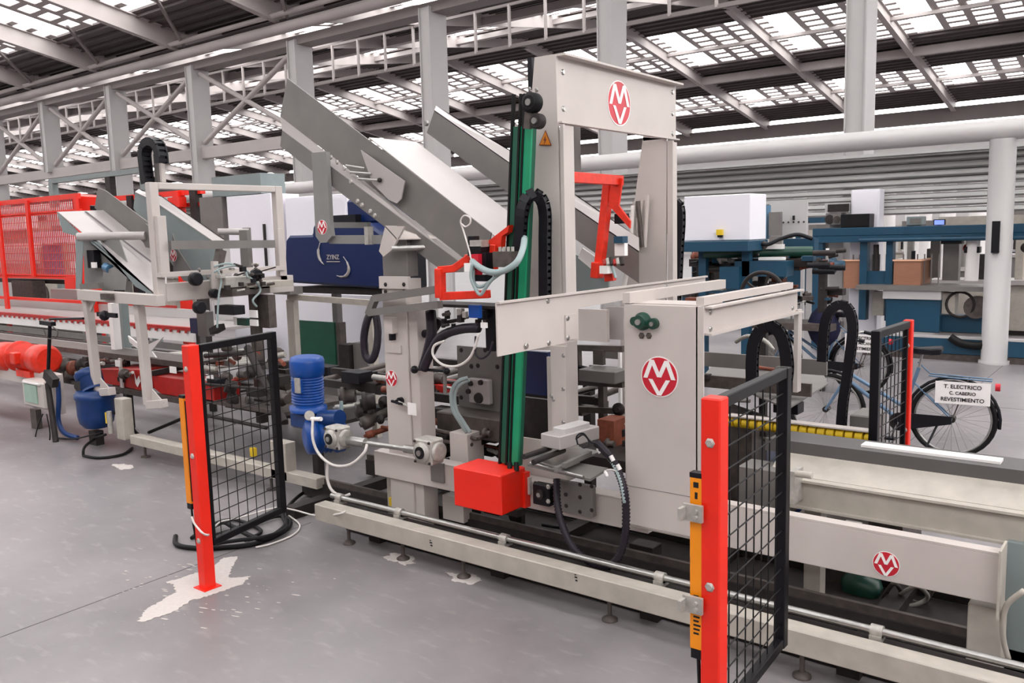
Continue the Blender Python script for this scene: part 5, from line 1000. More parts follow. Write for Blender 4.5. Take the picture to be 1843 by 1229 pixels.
MB().cyl((-8.058, 5.3, 0.859), (-8.007, 5.4, 0.824), 0.07, 14).build('drum', 'dark_steel', lb); FB(-7.372, -7.308, 0.228, 0.317, 5.08, 5.12).build('yellow_valve', 'yellow_plastic', lb)
for p, q, r in (((-8.586, 5.3, 0.838), (-7.148, 5.3, 0.894), 0.015), ((-7.903, 5.5, 1.259), (-7.072, 5.3, 0.572), 0.04), ((-8.737, 5.4, 0.457), (-7.51, 5.4, 0.443), 0.02), ((-8.86, 5.6, 1.092), (-8.104, 5.6, 1.174), 0.03)): MB().cyl(p, q, r, 10).build('rod', 'dark_steel', lb)
for i in range(16):
    c = Vector((-8.933, 5.6, 0.957))+Vector((rr_.uniform(0, 1.3), rr_.uniform(-0.1, 0.4), rr_.uniform(-0.15, 0.2))); s_ = rr_.uniform(0.025, 0.06)
    (B(c.x-s_, c.x+s_, c.y-s_, c.y+s_, c.z-s_*0.7, c.z+s_*0.7) if i % 2 else MB().cyl(c, c+Vector((0.1, 0.02, 0)), s_*0.7, 10)).build('drive_part', ['greasy_steel', 'dark_steel', 'cast_aluminium', 'rust', 'galvanized'][i % 5], lb)

clutter(lb, 44, -9.0, -7.3, 5.4, 6.2, 0.55, 1.15, 0.03, 0.10, DM)
clutter(lh, 18, -8.5, -8.1, 5.35, 5.95, 1.9, 2.15, 0.018, 0.04, ['cast_aluminium', 'greasy_steel', 'dark_steel', 'galvanized'], 'clamp_part')
clutter(gt, 14, -11.2, -9.9, 5.1, 5.5, 0.7, 1.0, 0.03, 0.07, DM)

# ================================================================ BACKGROUND, LEFT
def rail_x(name, m, parent, x0, x1, y, z, h, d=0.05): return B(x0, x1, y, y+d, z-h/2, z+h/2).build(name, m, parent)
cg = thing('mesh_cage', 'tall red painted machine cage of fine vertical bars at far left', 'machine cage', (-20, 8.2, 0))
xa, xb = -26.0, -16.901
zt = 3.336
for zz, h in ((zt, 0.10), (3.054, 0.07), (1.762, 0.09), (1.274, 0.06)): rail_x('rail', 'red_paint', cg, xa, xb, 8.2, zz, h)
for u in (3, 56, 140): B(-19.062-0.06 if u == 56 else (-20.488-0.08 if u == 3 else xb-0.1), -19.062+0.06 if u == 56 else (-20.488+0.08 if u == 3 else xb), 8.15, 8.2, 0.0 if u != 56 else 1.762, zt).build('post', 'red_paint', cg)
mb = MB(); x = xa
while x < xb:
    mb.box(x, x+0.014, 8.21, 8.225, 1.762, zt); x += 0.08
o = mb.build('cage_bars', 'cage_red', cg); o['kind'] = 'stuff'
mb = MB(); z = 1.762
while z < zt: mb.box(xa, xb, 8.2, 8.21, z, z+0.012); z += 0.16
o = mb.build('cage_wires', 'cage_red', cg); o['kind'] = 'stuff'
FB(-17.452, -17.04, 1.542, 1.777, 8.05, 8.12).build('corner_plate', 'red_paint', cg)
rc = thing('red_drum', 'bright red rounded cabinet standing on top of the mesh cage corner', 'red cabinet', (-17.295, 8.6, 3.077))
c = MB(); c.cyl((-17.387, 8.6, 3.07), (-17.335, 8.6, 3.364), 0.22, 18); c.box(-17.586, -17.36, 8.4, 8.7, 3.081, 3.353); c.build('body', 'red_paint', rc); MB().cyl((-16.762, 8.4, 3.057), (-16.748, 8.4, 3.141), 0.06, 10).build('castor', 'black_plastic', rc)
B(-17.387-0.1, -17.387+0.1, 8.5, 8.7, 0, 3.059).build('column', 'red_paint', rc)
# machine parts inside the cage
ins = thing('caged_machine', 'pale machine with rollers standing inside the red cage', 'machine', (-21, 9.5, 0))
FB(-23.969, -21.678, 2.826, 3.132, 9.2, 9.5).build('panel', 'white_print', ins)
FB(-21.266, -19.547, 2.457, 2.713, 9.2, 9.5).build('panel', 'white_panel', ins)
FB(-24.132, -21.574, 2.356, 2.466, 9.2, 9.5).build('bar', 'white_print', ins)
FB(-20.763, -20.24, 2.853, 3.246, 9.3, 9.600000000000001).build('cabinet', 'white_paint', ins)
FB(-22.842, -21.257, 1.657, 1.993, 9.1, 9.4).build('roller_block', 'bright_sheet', ins)
FB(-20.9, -20.582, 1.659, 2.425, 9.2, 9.5).build('column', 'sky_paint', ins)
FB(-22.221, -21.132, 1.147, 1.586, 9.0, 9.3).build('gear_block', 'greasy_steel', ins)
FB(-20.239, -18.989, 1.144, 1.423, 9.0, 9.3).build('tray', 'bright_sheet', ins)
FB(-24.841, -22.01, 2.485, 2.785, 9.5, 9.8).build('comb', 'cast_aluminium', ins)
FB(-24.87, -19.756, 1.506, 1.601, 9.4, 9.700000000000001).build('beam', 'dark_steel', ins)
FB(-26, -20.148, 0, 1.011, 9.6, 10.2).build('base', 'grey_paint', ins)
wc2 = thing('white_conveyor', 'long white conveyor side with red toothed edge, behind the hanging cream brackets', 'conveyor', (-14, 7.5, 0))
zc = 1.037
B(-26, -12.171, 7.5, 7.55, zc-0.2, zc-0.02).build('white_side', 'white_print', wc2); B(-26, -12.171, 7.48, 7.56, zc-0.02, zc+0.03).build('red_edge', 'machine_red', wc2)
me = None
for k in range(38):
    x = -12.171-0.15-0.22*k; B(x-0.03, x+0.03, 7.47, 7.48, zc-0.06, zc-0.02).build('red_tooth', 'machine_red', wc2)
B(-26, -11.941, 7.56, 8.6, zc-0.05, zc).build('belt', 'bright_sheet', wc2); B(-26, -13.491, 8.6, 8.66, zc-0.05, zc+0.16).build('rear_side', 'white_paint', wc2)
B(-26, -14.406, 8.58, 8.6, zc+0.17, zc+0.22).build('red_edge', 'machine_red', wc2)
B(-26, -11.883, 7.45, 7.5, zc-0.34, zc-0.24).build('lower_rail', 'galvanized', wc2); B(-26, -11.883, 7.45, 7.5, zc-0.5, zc-0.42).build('lower_rail', 'greasy_steel', wc2)
for x in (-24, -19.5, -15.5, -12.2): B(x-0.06, x+0.06, 7.6, 7.7, 0, zc-0.06).build('leg', 'galvanized', wc2)
rt = thing('red_portal', 'red frame and rails beyond the trays, seen through the cream window', 'red frame', (-13.5, 9.4, 0))
zr = 3.338
B(-18.073, -14.654, 9.4, 9.5, zr-0.05, zr+0.05).build('top_rail', 'red_paint', rt); B(-18.121, -14.686, 9.4, 9.5, zr-0.28, zr-0.2).build('mid_rail', 'machine_red', rt)
for u in (1, 2, 3): x = (-17.162, -15.441, -14.863)[u-1]; B(x-0.1, x+0.1, 9.35, 9.5, 0, zr+0.03).build('post', ['black_plastic', 'red_paint', 'dark_steel'][u-1], rt)
FB(-15.463, -15.066, 3.061, 3.246, 9.2, 9.35).build('red_box', 'red_paint', rt)
pf = thing('pale_portal', 'pale grey green portal frame with thin posts standing beyond the red cage', 'portal frame', (-24, 12, 0))
zz = 4.105
B(-24.251, -19.353, 11, 11.15, zz-0.06, zz+0.06).build('top_beam', 'blue_grey_paint', pf)
for u in (0, 1, 2): x = (-24.162, -21.138, -19.512)[u]; B(x-0.12, x+0.12, 11, 11.15, 0, zz-0.06).build('post', ['blue_grey_paint', 'dark_steel', 'blue_grey_paint'][u], pf)
# white control cabinets, centre left
cab = thing('control_cabinet', 'large white control cabinet with grey side, seen through the cream window frame', 'cabinet', (-12.723, 9, 1.755))
x0, x1, z0, z1 = -13.263, -12.027, 0.064, 3.161
B(x0, x1, 9.0, 9.6, 0, z1).build('body', 'white_panel', cab, bevel=0.01); FB(-14.091, -13.404, 2.334, 3.18, 9.0, 9.1).build('grey_side', 'galvanized', cab); B(x1-0.2, x1-0.17, 8.96, 9.0, z1-1.2, z1-0.5).build('handle', 'dark_steel', cab)
B(x0-0.4, x0+1.0, 9.0, 9.5, z1+0.01, z1+0.35).build('top_box', 'blue_grey_paint', cab)
cab2 = thing('control_cabinet', 'white cabinet standing behind the navy blue machine cover', 'cabinet', (-11.341, 9.2, 1.758))
x0, x1, z0, z1 = -11.914, -10.378, 2.671, 3.084
B(x0, x1, 9.2, 9.8, 0, z1).build('body', 'white_panel', cab2, bevel=0.01); B(x0+0.03, x1-0.03, 9.18, 9.2, 0.1, z1-0.05).build('door', 'white_panel', cab2)
cab3 = thing('white_partition', 'low white panel behind the dark green board', 'panel', (-10.659, 9, 0.447))
B(-11.911, -9.26, 8.9, 8.95, 0, 1.525).build('sheet', 'white_panel', cab3)
# navy machine cover with swirl logo
nv = thing('navy_machine', 'navy blue rounded machine cover with white swirl logo, left of the badge upright', 'machine cover', (-8.924, 7.6, 1.727))
mb = MB(); YN = 7.6
mb.poly([(-9.884, 7.6, 2.388), (-9.805, 7.6, 2.448), (-9.308, 7.6, 2.446), (-9.287, 7.6, 2.557), (-9.237, 7.6, 2.6), (-8.221, 7.6, 2.579), (-7.833, 7.6, 2.369), (-7.992, 7.6, 1.744), (-8.278, 7.6, 1.753), (-9.951, 7.6, 1.801)], (0, 0.7, 0)); mb.build('cover', 'navy_paint', nv, bevel=0.03)
FB(-8.936, -8.129, 2.581, 2.899, 7.9, 8.4).build('upper_cover', 'navy_paint', nv, bevel=0.03); FB(-8.138, -7.777, 1.742, 2.358, 7.7, 8.2).build('side_case', 'black_plastic', nv, bevel=0.01)
FB(-9.127, -8.65, 2.582, 2.699, 7.8, 8.1).build('black_clip', 'black_plastic', nv)
mb = MB(); mb.tube([(-9.127, 7.585, 2.34), (-9.169, 7.585, 2.244), (-9.165, 7.585, 2.155), (-9.114, 7.585, 2.081), (-9.071, 7.585, 2.052)], [0.008, 0.02, 0.02, 0.012, 0.006], 6, 4); mb.build('swirl_mark', 'bright_sheet', nv)
mb = MB(); mb.tube([(-8.677, 7.585, 2.153), (-8.607, 7.585, 2.074), (-8.582, 7.585, 1.987), (-8.63, 7.585, 1.915), (-8.729, 7.585, 1.892), (-8.827, 7.585, 1.906)], [0.006, 0.015, 0.022, 0.022, 0.012, 0.006], 6, 4); mb.build('swirl_mark', 'bright_sheet', nv)
text_on(nv, 'ZYINZ', (-8.889, 7.588, 2.147), (1, 0, 0), (0, 0, 1), 0.085, 'bright_sheet'); FB(-9.018, -8.753, 2.084, 2.096, 7.586, 7.59).build('small_print', 'bright_sheet', nv)
B(-9.81, -7.982, 7.7, 8.4, 1.653, 1.736).build('bed', 'dark_steel', nv)
for x in (-9.628, -8.182): B(x-0.05, x+0.05, 8.2, 8.3, 0, 1.653).build('leg', 'galvanized', nv)
tf = thing('tube_table', 'grey cream tube table frame standing in front of the dark green board', 'table frame', (-9.048, 7, 0.9))
MB().bar((-9.092, 7, 1.664), (-7.56, 7, 1.628), 0.06, 0.07).build('top_tube', 'old_cream_paint', tf); B(-9.136-0.02, -9.033+0.02, 7.0, 7.08, 0, 1.621).build('leg', 'old_cream_paint', tf); B(-7.598-0.04, -7.598+0.04, 7.0, 7.08, 0, 1.608).build('leg', 'old_cream_paint', tf)
FB(-9.21, -8.87, 1.705, 1.804, 6.85, 7.05).build('end_plate', 'galvanized', tf)
gbd = thing('green_board', 'dark green board panel standing behind the bright blue motor', 'board', (-9.669, 7.9, 0.503))
FB(-10.139, -9.304, 0.453, 1.233, 7.9, 7.94).build('board', 'dark_green', gbd); FB(-9.243, -9.152, 0.466, 1.239, 7.88, 7.98).build('edge_post', 'greasy_steel', gbd); FB(-9, -8.796, 0.548, 0.969, 7.7, 7.9).build('side_box', 'dark_steel', gbd); FB(-8.764, -8.487, 0.596, 0.998, 7.75, 7.9).build('grey_box', 'galvanized', gbd)
B(-10.162, -9.362, 7.95, 8.0, 0, 0.458).build('stand', 'galvanized', gbd)
# ================================================================ BICYCLES
def bicycle(name, label, rear, ang, s, frame_m, sign, sign_at, bag=False):
    """city bicycle: local x points to the front wheel, z up; rear = rear hub ground point"""
    t = thing(name, label, 'bicycle', (rear[0], rear[1], 0)); R_ = Matrix.Rotation(ang, 3, 'Z'); O = Vector((rear[0], rear[1], 0))
    def w_(x, y, z): return O+R_ @ Vector((x*s, -y*s, z*s))
    r = 0.345
    for nm, cx_ in (('rear_wheel', 0), ('front_wheel', 1.10)):
        tb = MB(); tb.tube([w_(cx_+r*math.cos(k*math.pi/16), 0, r+0.0+r*math.sin(k*math.pi/16)*0.97) for k in range(32)], 0.021*s, 8, 1, True); tyre = tb.build('tyre', 'rubber_black', t)
        rm = MB(); rm.tube([w_(cx_+(r-0.03)*math.cos(k*math.pi/16), 0, r+(r-0.03)*math.sin(k*math.pi/16)) for k in range(32)], 0.012*s, 6, 1, True); rm.build('rim', 'steel', tyre)
        hb_ = MB(); hb_.cyl(w_(cx_, -0.05, r), w_(cx_, 0.05, r), 0.03*s, 12); hub = hb_.build('hub', 'dark_steel', tyre)
        for k in range(28):
            g = 2*math.pi*k/28; y = 0.03 if k % 2 else -0.03; g2 = g+(0.35 if k % 4 < 2 else -0.35)
            MB().cyl(w_(cx_+0.025*math.cos(g2), y, r+0.025*math.sin(g2)), w_(cx_+(r-0.03)*math.cos(g), 0, r+(r-0.03)*math.sin(g)), 0.0022*s, 4).build('spoke', 'steel', tyre)
        fd = MB(); a0, a1 = (0.1, 3.3) if cx_ == 0 else (-0.3, 2.2)
        fd.tube([w_(cx_+(r+0.035)*math.cos(a0+(a1-a0)*k/14), 0, r+(r+0.035)*math.sin(a0+(a1-a0)*k/14)) for k in range(15)], 0.016*s, 6, 1); fd.build('mudguard', 'black_plastic', t)
    def tb_(nm, p, q, rad, m=frame_m): MB().cyl(w_(*p), w_(*q), rad*s, 8).build(nm, m, t)
    bb = (0.44, 0, 0.29)
    tb_('down_tube', bb, (0.93, 0, 0.66), 0.02); tb_('low_top_tube', (0.40, 0, 0.42), (0.92, 0, 0.72), 0.018); tb_('seat_tube', bb, (0.29, 0, 0.80), 0.017); tb_('head_tube', (0.93, 0, 0.60), (0.90, 0, 0.82), 0.022)
    for y in (-0.05, 0.05):
        tb_('chain_stay', (0, y, r), bb, 0.01); tb_('seat_stay', (0, y, r), (0.33, 0, 0.66), 0.008); tb_('fork_blade', (1.10, y, r), (0.95, y*0.7, 0.62), 0.011)
        tb_('rack_stay', (0, y, r), (-0.12, y*1.4, 0.72), 0.005, 'greasy_steel')
    tb_('seat_post', (0.29, 0, 0.80), (0.265, 0, 0.93), 0.012, 'steel'); tb_('stem', (0.90, 0, 0.82), (0.88, 0, 1.02), 0.012, 'steel')
    MB().tube([w_(0.74, -0.28, 1.06), w_(0.84, -0.26, 1.08), w_(0.90, -0.1, 1.05), w_(0.89, 0, 1.02), w_(0.90, 0.1, 1.05), w_(0.84, 0.26, 1.08), w_(0.74, 0.28, 1.06)], 0.012*s, 8).build('handlebar', 'steel', t)
    for y in (-0.27, 0.27): tb_('grip', (0.72, y*1.03, 1.055), (0.82, y, 1.078), 0.018, 'black_plastic')
    sd = MB(); sd.poly([w_(0.10, -0.10, 0.94), w_(0.18, -0.11, 0.93), w_(0.30, -0.04, 0.93), w_(0.42, -0.02, 0.94), w_(0.42, 0.02, 0.94), w_(0.30, 0.04, 0.93), w_(0.18, 0.11, 0.93), w_(0.10, 0.10, 0.94)], (0, 0, 0.06*s)); sd.build('saddle', 'black_plastic', t, bevel=0.015)
    for y in (-0.06, 0.06): tb_('rack_rail', (0.20, y, 0.74), (-0.30, y, 0.72), 0.007, frame_m)
    tb_('rack_end', (-0.30, -0.06, 0.72), (-0.30, 0.06, 0.72), 0.007, frame_m); tb_('rack_arm', (0.20, 0.06, 0.74), (0.30, 0, 0.85), 0.006, frame_m)
    rl_ = MB(); rl_.cyl(w_(-0.33, 0, 0.66), w_(-0.37, 0, 0.66), 0.035*s, 12); rl_.build('rear_light', 'emblem_red', t)
    cg_ = MB(); cg_.rev(w_(0.44, -0.06, 0.29), w_(0.44, -0.2, 0.29), [(0, 0.085*s), (0.004, 0.085*s)], 18); cg_.build('chainring', 'dark_steel', t)
    tb_('crank', (0.44, -0.08, 0.29), (0.50, -0.08, 0.14), 0.009, 'steel'); tb_('crank', (0.44, 0.08, 0.29), (0.38, 0.08, 0.44), 0.009, 'steel')
    for p in ((0.50, -0.13, 0.14), (0.38, 0.13, 0.44)): 
        c = w_(*p); B(c.x-0.05, c.x+0.05, c.y-0.04, c.y+0.04, c.z-0.012, c.z+0.012).build('pedal', 'black_plastic', t)
    cgd = MB(); cgd.poly([w_(0.0, -0.075, 0.31), w_(0.0, -0.075, 0.38), w_(0.45, -0.075, 0.38), w_(0.50, -0.075, 0.30), w_(0.45, -0.075, 0.21)], R_ @ Vector((0, 0.012, 0))); cgd.build('chain_guard', 'black_plastic', t)
    tb_('kick_stand', (0.12, -0.05, 0.28), (0.22, -0.16, 0.02), 0.010, 'black_plastic')
    # sign on the rack side
    sx0, sx1, sz0, sz1 = sign_at; sg = MB(); sg.poly([w_(sx0, -0.085, sz0), w_(sx1, -0.085, sz0), w_(sx1, -0.085, sz1), w_(sx0, -0.085, sz1)], R_ @ Vector((0, -0.006, 0))); so = sg.build('sign_plate', 'white_print', t)
    ux = R_ @ Vector((-1, 0, 0)); 
    if ux.x < 0: ux = -ux
    for i, ln in enumerate(sign):
        zz = sz1-(sz1-sz0)*(0.22+0.29*i); cxm = (sx0+sx1)/2; text_on(so, ln, w_(cxm, -0.0875 if True else 0, zz), ux, (0, 0, 1), (sz1-sz0)*s*(0.24 if i != 1 else 0.2), 'black_print')
    if bag:
        bgm = MB(); c = w_(0.46, 0, 0.80); bgm.sphere(c, 0.2*s, 14, 1.3); bgm.build('navy_bag', 'denim_navy', t)
    return t
ra = (-1.785, 9.585, 0)
SIGN = ['T. ELECTRICO', 'C. CABERIO', 'REVESTIMIENTO']
bicycle('bicycle', 'pale blue city bicycle with black saddle and white sign, nearest the column', (-1.80, 9.62), math.pi+0.10, 1.13, 'bike_blue', SIGN, (-0.30, 0.14, 0.50, 0.70))
r2 = (-3.607, 12.732, 0)
bicycle('bicycle', 'second pale blue bicycle with navy bag, behind the tall drag chain', (-3.57, 12.604), math.pi-0.1, 1.17, 'bike_blue', ['T. ELECTRICO', 'C. MECAN.', 'REVESTIMIENTO'], (-0.28, 0.16, 0.52, 0.74), bag=True)

# ================================================================ BACKGROUND, RIGHT: teal machines
tm = thing('teal_portal', 'long teal portal beam on square legs, spanning behind the pale round column', 'machine portal', (-4, 17, 0))
zt1, zt0 = 2.337, 2.083
B(-5.742, 3.5, 16.9, 17.15, zt0+0.1, zt1).build('beam', 'teal_paint', tm, bevel=0.01); B(-5.742, 3.5, 16.85, 17.2, zt0-0.02, zt0+0.1).build('lower_flange', 'teal_paint', tm)
B(-5.733, -5.54, 16.9, 17.1, 0, zt0).build('leg', 'teal_paint', tm, bevel=0.01)
MB().cyl((-4.817, 16.76, zt0+0.02), (3, 16.76, zt0+0.02), 0.04, 10).build('air_pipe', 'teal_paint', tm)
for (u0, u1) in ((1545, 1562), (1594, 1607)): pass
B(-4.843, -4.712, 16.9, 17.1, 0.6, zt0).build('post', 'teal_paint', tm); B(-4.376, -4.259, 16.9, 17.1, 0.6, zt0).build('post', 'teal_paint', tm)
B(-4.718, -4.381, 16.95, 17.05, 1.189, 1.521).build('centre_plate', 'teal_paint', tm)
MB().cyl((-4.58, 17, 2.013), (-4.567, 17, 1.495), 0.05, 10).build('ram', 'dark_steel', tm)
FB(-3.495, -3.232, 1.338, 2.072, 17.3, 17.5).build('grey_guard', 'galvanized', tm); FB(-3.751, -3.588, 1.373, 2.051, 17.5, 17.6).build('grey_guard', 'galvanized', tm); MB().cyl((-2.954, 17, 2.07), (-2.963, 17, 1.359), 0.11, 14).build('white_cylinder', 'white_print', tm)
tc_ = thing('teal_cabinet', 'low teal machine base with pale table top under the portal beam', 'machine base', (-3, 16.8, 0))
x0, x1, z0, z1 = -4.273, -3.371, 0.443, 1.041
B(x0, x1, 16.6, 17.4, 0.45, z1).build('body', 'teal_paint', tc_, bevel=0.01); B(x0-0.05, x1+0.02, 16.55, 17.5, z1, z1+0.16).build('table_top', 'white_paint', tc_)
B(-4.788, -2.604, 16.5, 17.4, 1.219-0.02, 1.219+0.06).build('long_table', 'galvanized', tc_)
FB(-3.361, -3.153, 0.788, 1.155, 16.7, 17.0).build('cream_leg', 'old_cream_paint', tc_); FB(-3.423, -2.662, 0.458, 0.749, 16.8, 17.2).build('lower_body', 'teal_paint', tc_)
FB(-4.628, -4.417, 0.684, 1.128, 17.0, 17.3).build('cream_leg', 'old_cream_paint', tc_)
mb = MB(); c = Vector((-3.07, 16.7, 0.957)); mb.tube([c+Vector((0.22*math.cos(k*0.6283), 0, 0.22*math.sin(k*0.6283))) for k in range(10)], 0.025, 6, 2, True); mb.build('wheel', 'dark_steel', tc_)
MB().cyl((-2.817, 16.7, 0.916), (-2.85, 16.9, 0.899), 0.2, 16).build('motor_face', 'greasy_steel', tc_)
B(-4.6, 3.5, 16.4, 16.55, 0.12, 0.38).build('floor_beam', 'teal_paint', tc_); B(-4.6, 3.5, 16.4, 16.55, 0.385, 0.42).build('beam_top', 'white_paint', tc_); B(-4.6, 3.5, 16.42, 16.5, 0.0, 0.11).build('plinth', 'greasy_steel', tc_)
MB().tube([(-3.133, 16.3, 0.43), (-2.956, 16.3, 0.324), (-2.658, 16.3, 0.303), (-2.578, 16.3, 0.402)], 0.07, 8).build('black_duct', 'rubber_black', tc_)
# plywood boxes
for i, (lab, a, b, y, d) in enumerate((('large open plywood box on the long grey table', 0, 0, 16.8, 0.8), ('smaller plywood box left of the teal posts on the long table', 0, 0, 16.95, 0.6))):
    bx = thing('plywood_box', lab, 'wooden box', (-3, y, 1))
    if i == 0: x0, x1, z0, z1 = -4.208, -3.75, 1.22, 1.71
    else: x0, x1, z0, z1 = -5.146, -4.848, 1.19, 1.705
    B(x0, x1, y, y+0.03, z0, z1).build('front_panel', 'plywood', bx); B(x0, x1, y+d, y+d+0.03, z0, z1).build('back_panel', 'plywood', bx)
    B(x1-0.03, x1, y+0.031, y+d-0.001, z0, z1).build('end_panel', 'plywood', bx); B(x0, x0+0.03, y+0.031, y+d-0.001, z0, z1).build('end_panel', 'plywood', bx); B(x0-0.02, x1+0.02, y-0.02, y+0.05, z1, z1+0.03).build('rim', 'plywood_edge', bx); B(x1-0.05, x1+0.02, y+0.05, y+d, z1, z1+0.03).build('rim', 'plywood_edge', bx)
    for k in range(6): B(x0+0.1+k*0.12, x0+0.12+k*0.12, y+0.2, y+0.22, z0, z1+0.12).build('stacked_board', 'rafter_dark', bx)
sp = B(-5.23, -4.701, 16.95, 17.3, zt1, 2.591).build('black_loudspeaker', 'black_plastic', bevel=0.01); tag(sp, 'black box lying on the left end of the teal portal beam', 'black box')
B(-5.173, -4.727, 16.94, 16.95, zt1+0.03, 2.571).build('front_grille', 'rubber_black', sp)
pj = thing('beam_machine', 'small grey device with round fans, left of the black box on the portal beam', 'device', (-5.406, 17.1, 2.405))
FB(-5.558, -5.259, 2.401, 2.622, 17.1, 17.3).build('body', 'galvanized', pj); MB().cyl((-5.475, 17.08, 2.503), (-5.482, 17.1, 2.503), 0.09, 14).build('fan', 'dark_steel', pj); MB().cyl((-5.338, 17.08, 2.498), (-5.344, 17.1, 2.499), 0.07, 14).build('fan', 'greasy_steel', pj)
FB(-5.605, -5.157, 2.63, 2.818, 17.2, 17.5).build('air_unit', 'white_paint', pj); FB(-5.545, -5.143, 2.65, 2.793, 17.17, 17.2).build('grille', 'dark_steel', pj)
B(-5.541, -5.275, 17.3, 17.45, 0.0, 2.641).build('stand', 'white_paint', pj)
wcb = thing('tall_cabinet', 'tall white cabinet rising behind the black box on the beam', 'cabinet', (-5, 17.4, 0))
x0, x1, z0, z1 = -5.14, -4.614, 2.372, 3.052
B(x0, x1, 17.28, 17.6, 0, z1).build('body', 'white_panel', wcb, bevel=0.01); B(x0+0.03, x1-0.03, 17.265, 17.28, 0.2, z1-0.05).build('door', 'white_panel', wcb)
mon = thing('monitor', 'small lit blue screen on top of the portal beam', 'monitor', (-3.578, 17.3, 2.354))
FB(-3.674, -3.476, 2.342, 2.447, 17.3, 17.36).build('case', 'black_plastic', mon); FB(-3.653, -3.493, 2.352, 2.432, 17.28, 17.3).build('screen', 'screen_blue', mon)
B(-3.578-0.04, -3.578+0.04, 17.32, 17.36, zt1-0.2, 2.344).build('stand', 'black_plastic', mon)
gb2 = thing('grey_box', 'grey green box standing on the portal beam left of the lit screen', 'box', (-4.002, 17.3, 2.366))
FB(-4.112, -3.84, 2.351, 2.512, 17.2, 17.5).build('body', 'blue_grey_paint', gb2, bevel=0.01); FB(-4.049, -3.857, 2.383, 2.479, 17.19, 17.2).build('front', 'galvanized', gb2); B(-4.002-0.1, -4.002+0.1, 17.25, 17.4, zt1-0.1, 2.366).build('foot', 'galvanized', gb2)
# white enclosure right of the gantry with teal beam
we = thing('white_enclosure', 'big white machine enclosure on a teal beam, just right of the gantry', 'machine enclosure', (-5.5, 12, 0))
x0, x1, z0, z1 = -6.015, -4.971, 2.213, 2.877
B(x0, x1, 12, 12.6, z0, z1).build('box', 'white_panel', we, bevel=0.01); FB(-5.467, -5.38, 2.292, 2.375, 11.94, 12.0).build('beacon_base', 'yellow_plastic', we); FB(-5.454, -5.384, 2.26, 2.302, 11.95, 12.0).build('beacon_foot', 'black_plastic', we)
B(x0-0.1, x1+0.02, 11.9, 12.5, z0-0.16, z0-0.005).build('beam', 'teal_paint', we, bevel=0.01)
for x in (x0+0.2, x1-0.15): B(x-0.06, x+0.06, 12.2, 12.32, 0, z0-0.16).build('leg', 'teal_paint', we)
tb2 = thing('teal_table_machine', 'dark machine with long roller pipe and teal table, below the white enclosure', 'machine', (-5, 12.5, 0))
MB().cyl((-5.801, 12.2, 2.028), (-4.378, 12.9, 2.011), 0.085, 14).build('roller', 'bearing_green', tb2); B(-6.23, -4.274, 12.6, 13.0, 1.801, 1.918).build('bed', 'dark_steel', tb2)
FB(-5.292, -4.508, 1.678, 1.901, 12.2, 12.5).build('teal_apron', 'teal_paint', tb2); FB(-5.485, -5.177, 1.497, 1.823, 12.1, 12.4).build('teal_apron', 'teal_paint', tb2); FB(-5.021, -4.683, 2.067, 2.136, 12.5, 12.6).build('white_bar', 'white_print', tb2); FB(-4.965, -4.589, 1.912, 1.954, 12.3, 12.4).build('white_bar', 'white_print', tb2)
FB(-4.855, -4.387, 2.016, 2.205, 13, 13.2).build('teal_head', 'teal_paint', tb2); 
for k in range(26):
    c = Vector((-6.082, 12.3, 1.64))+Vector((rr_.uniform(0, 2.1), rr_.uniform(0, 0.5), rr_.uniform(-0.35, 0.42))); s_ = rr_.uniform(0.03, 0.1)
    (B(c.x-s_, c.x+s_, c.y-s_, c.y+s_, c.z-s_*0.5, c.z+s_*0.5) if k % 3 else MB().cyl(c, c+Vector((0.3, 0.05, 0.0)), 0.04, 8)).build('machine_part', ['dark_steel', 'greasy_steel', 'teal_paint', 'black_plastic', 'dark_steel', 'rust'][k % 6], tb2)
for x in (-6.0, -5.0, -4.1): B(x-0.05, x+0.05, 12.5, 12.6, 0, 1.9).build('leg', 'dark_steel', tb2)
B(-6.3, -3.9, 12.3, 12.9, 0.9, 1.0).build('shelf', 'greasy_steel', tb2)
MB().tube([(-5.093, 12.4, 2.181), (-4.88, 12.4, 2.137), (-4.71, 12.5, 2.214), (-4.499, 12.6, 2.272), (-4.313, 12.7, 2.203)], 0.03, 8, 6).build('cable', 'black_plastic', tb2)
wp = thing('pegboard', 'pale wall panel with small holes and hanging clips, between enclosure and portal', 'panel', (-6, 15.5, 0))
FB(-5.86, -5.191, 2.226, 2.804, 15.0, 15.05).build('board', 'white_paint', wp); B(-5.702, -5.642, 15.05, 15.1, 0, 2.235).build('post', 'white_paint', wp); B(-5.307, -5.249, 15.05, 15.1, 0, 2.235).build('post', 'white_paint', wp)
bolts(wp, [(-5.785+0.09*k, 15.0, 2.463) for k in range(8)], (0, -1, 0), 0.012, 0.02, 'dark_steel')
FB(-5.432, -5.402, 2.499, 2.576, 14.96, 15.0).build('clip', 'black_plastic', wp)
FB(-5.712, -5.511, 2.239, 2.642, 14.6, 14.7).build('grey_door', 'galvanized', wp); FB(-5.912, -5.756, 2.184, 2.765, 14.6, 14.8).build('blue_post', 'sky_paint', wp)
B(-5.707, -5.511, 14.6, 14.68, 0, 2.231).build('door_leg', 'galvanized', wp); B(-5.886, -5.786, 14.65, 14.75, 0, 2.176).build('leg', 'sky_paint', wp)
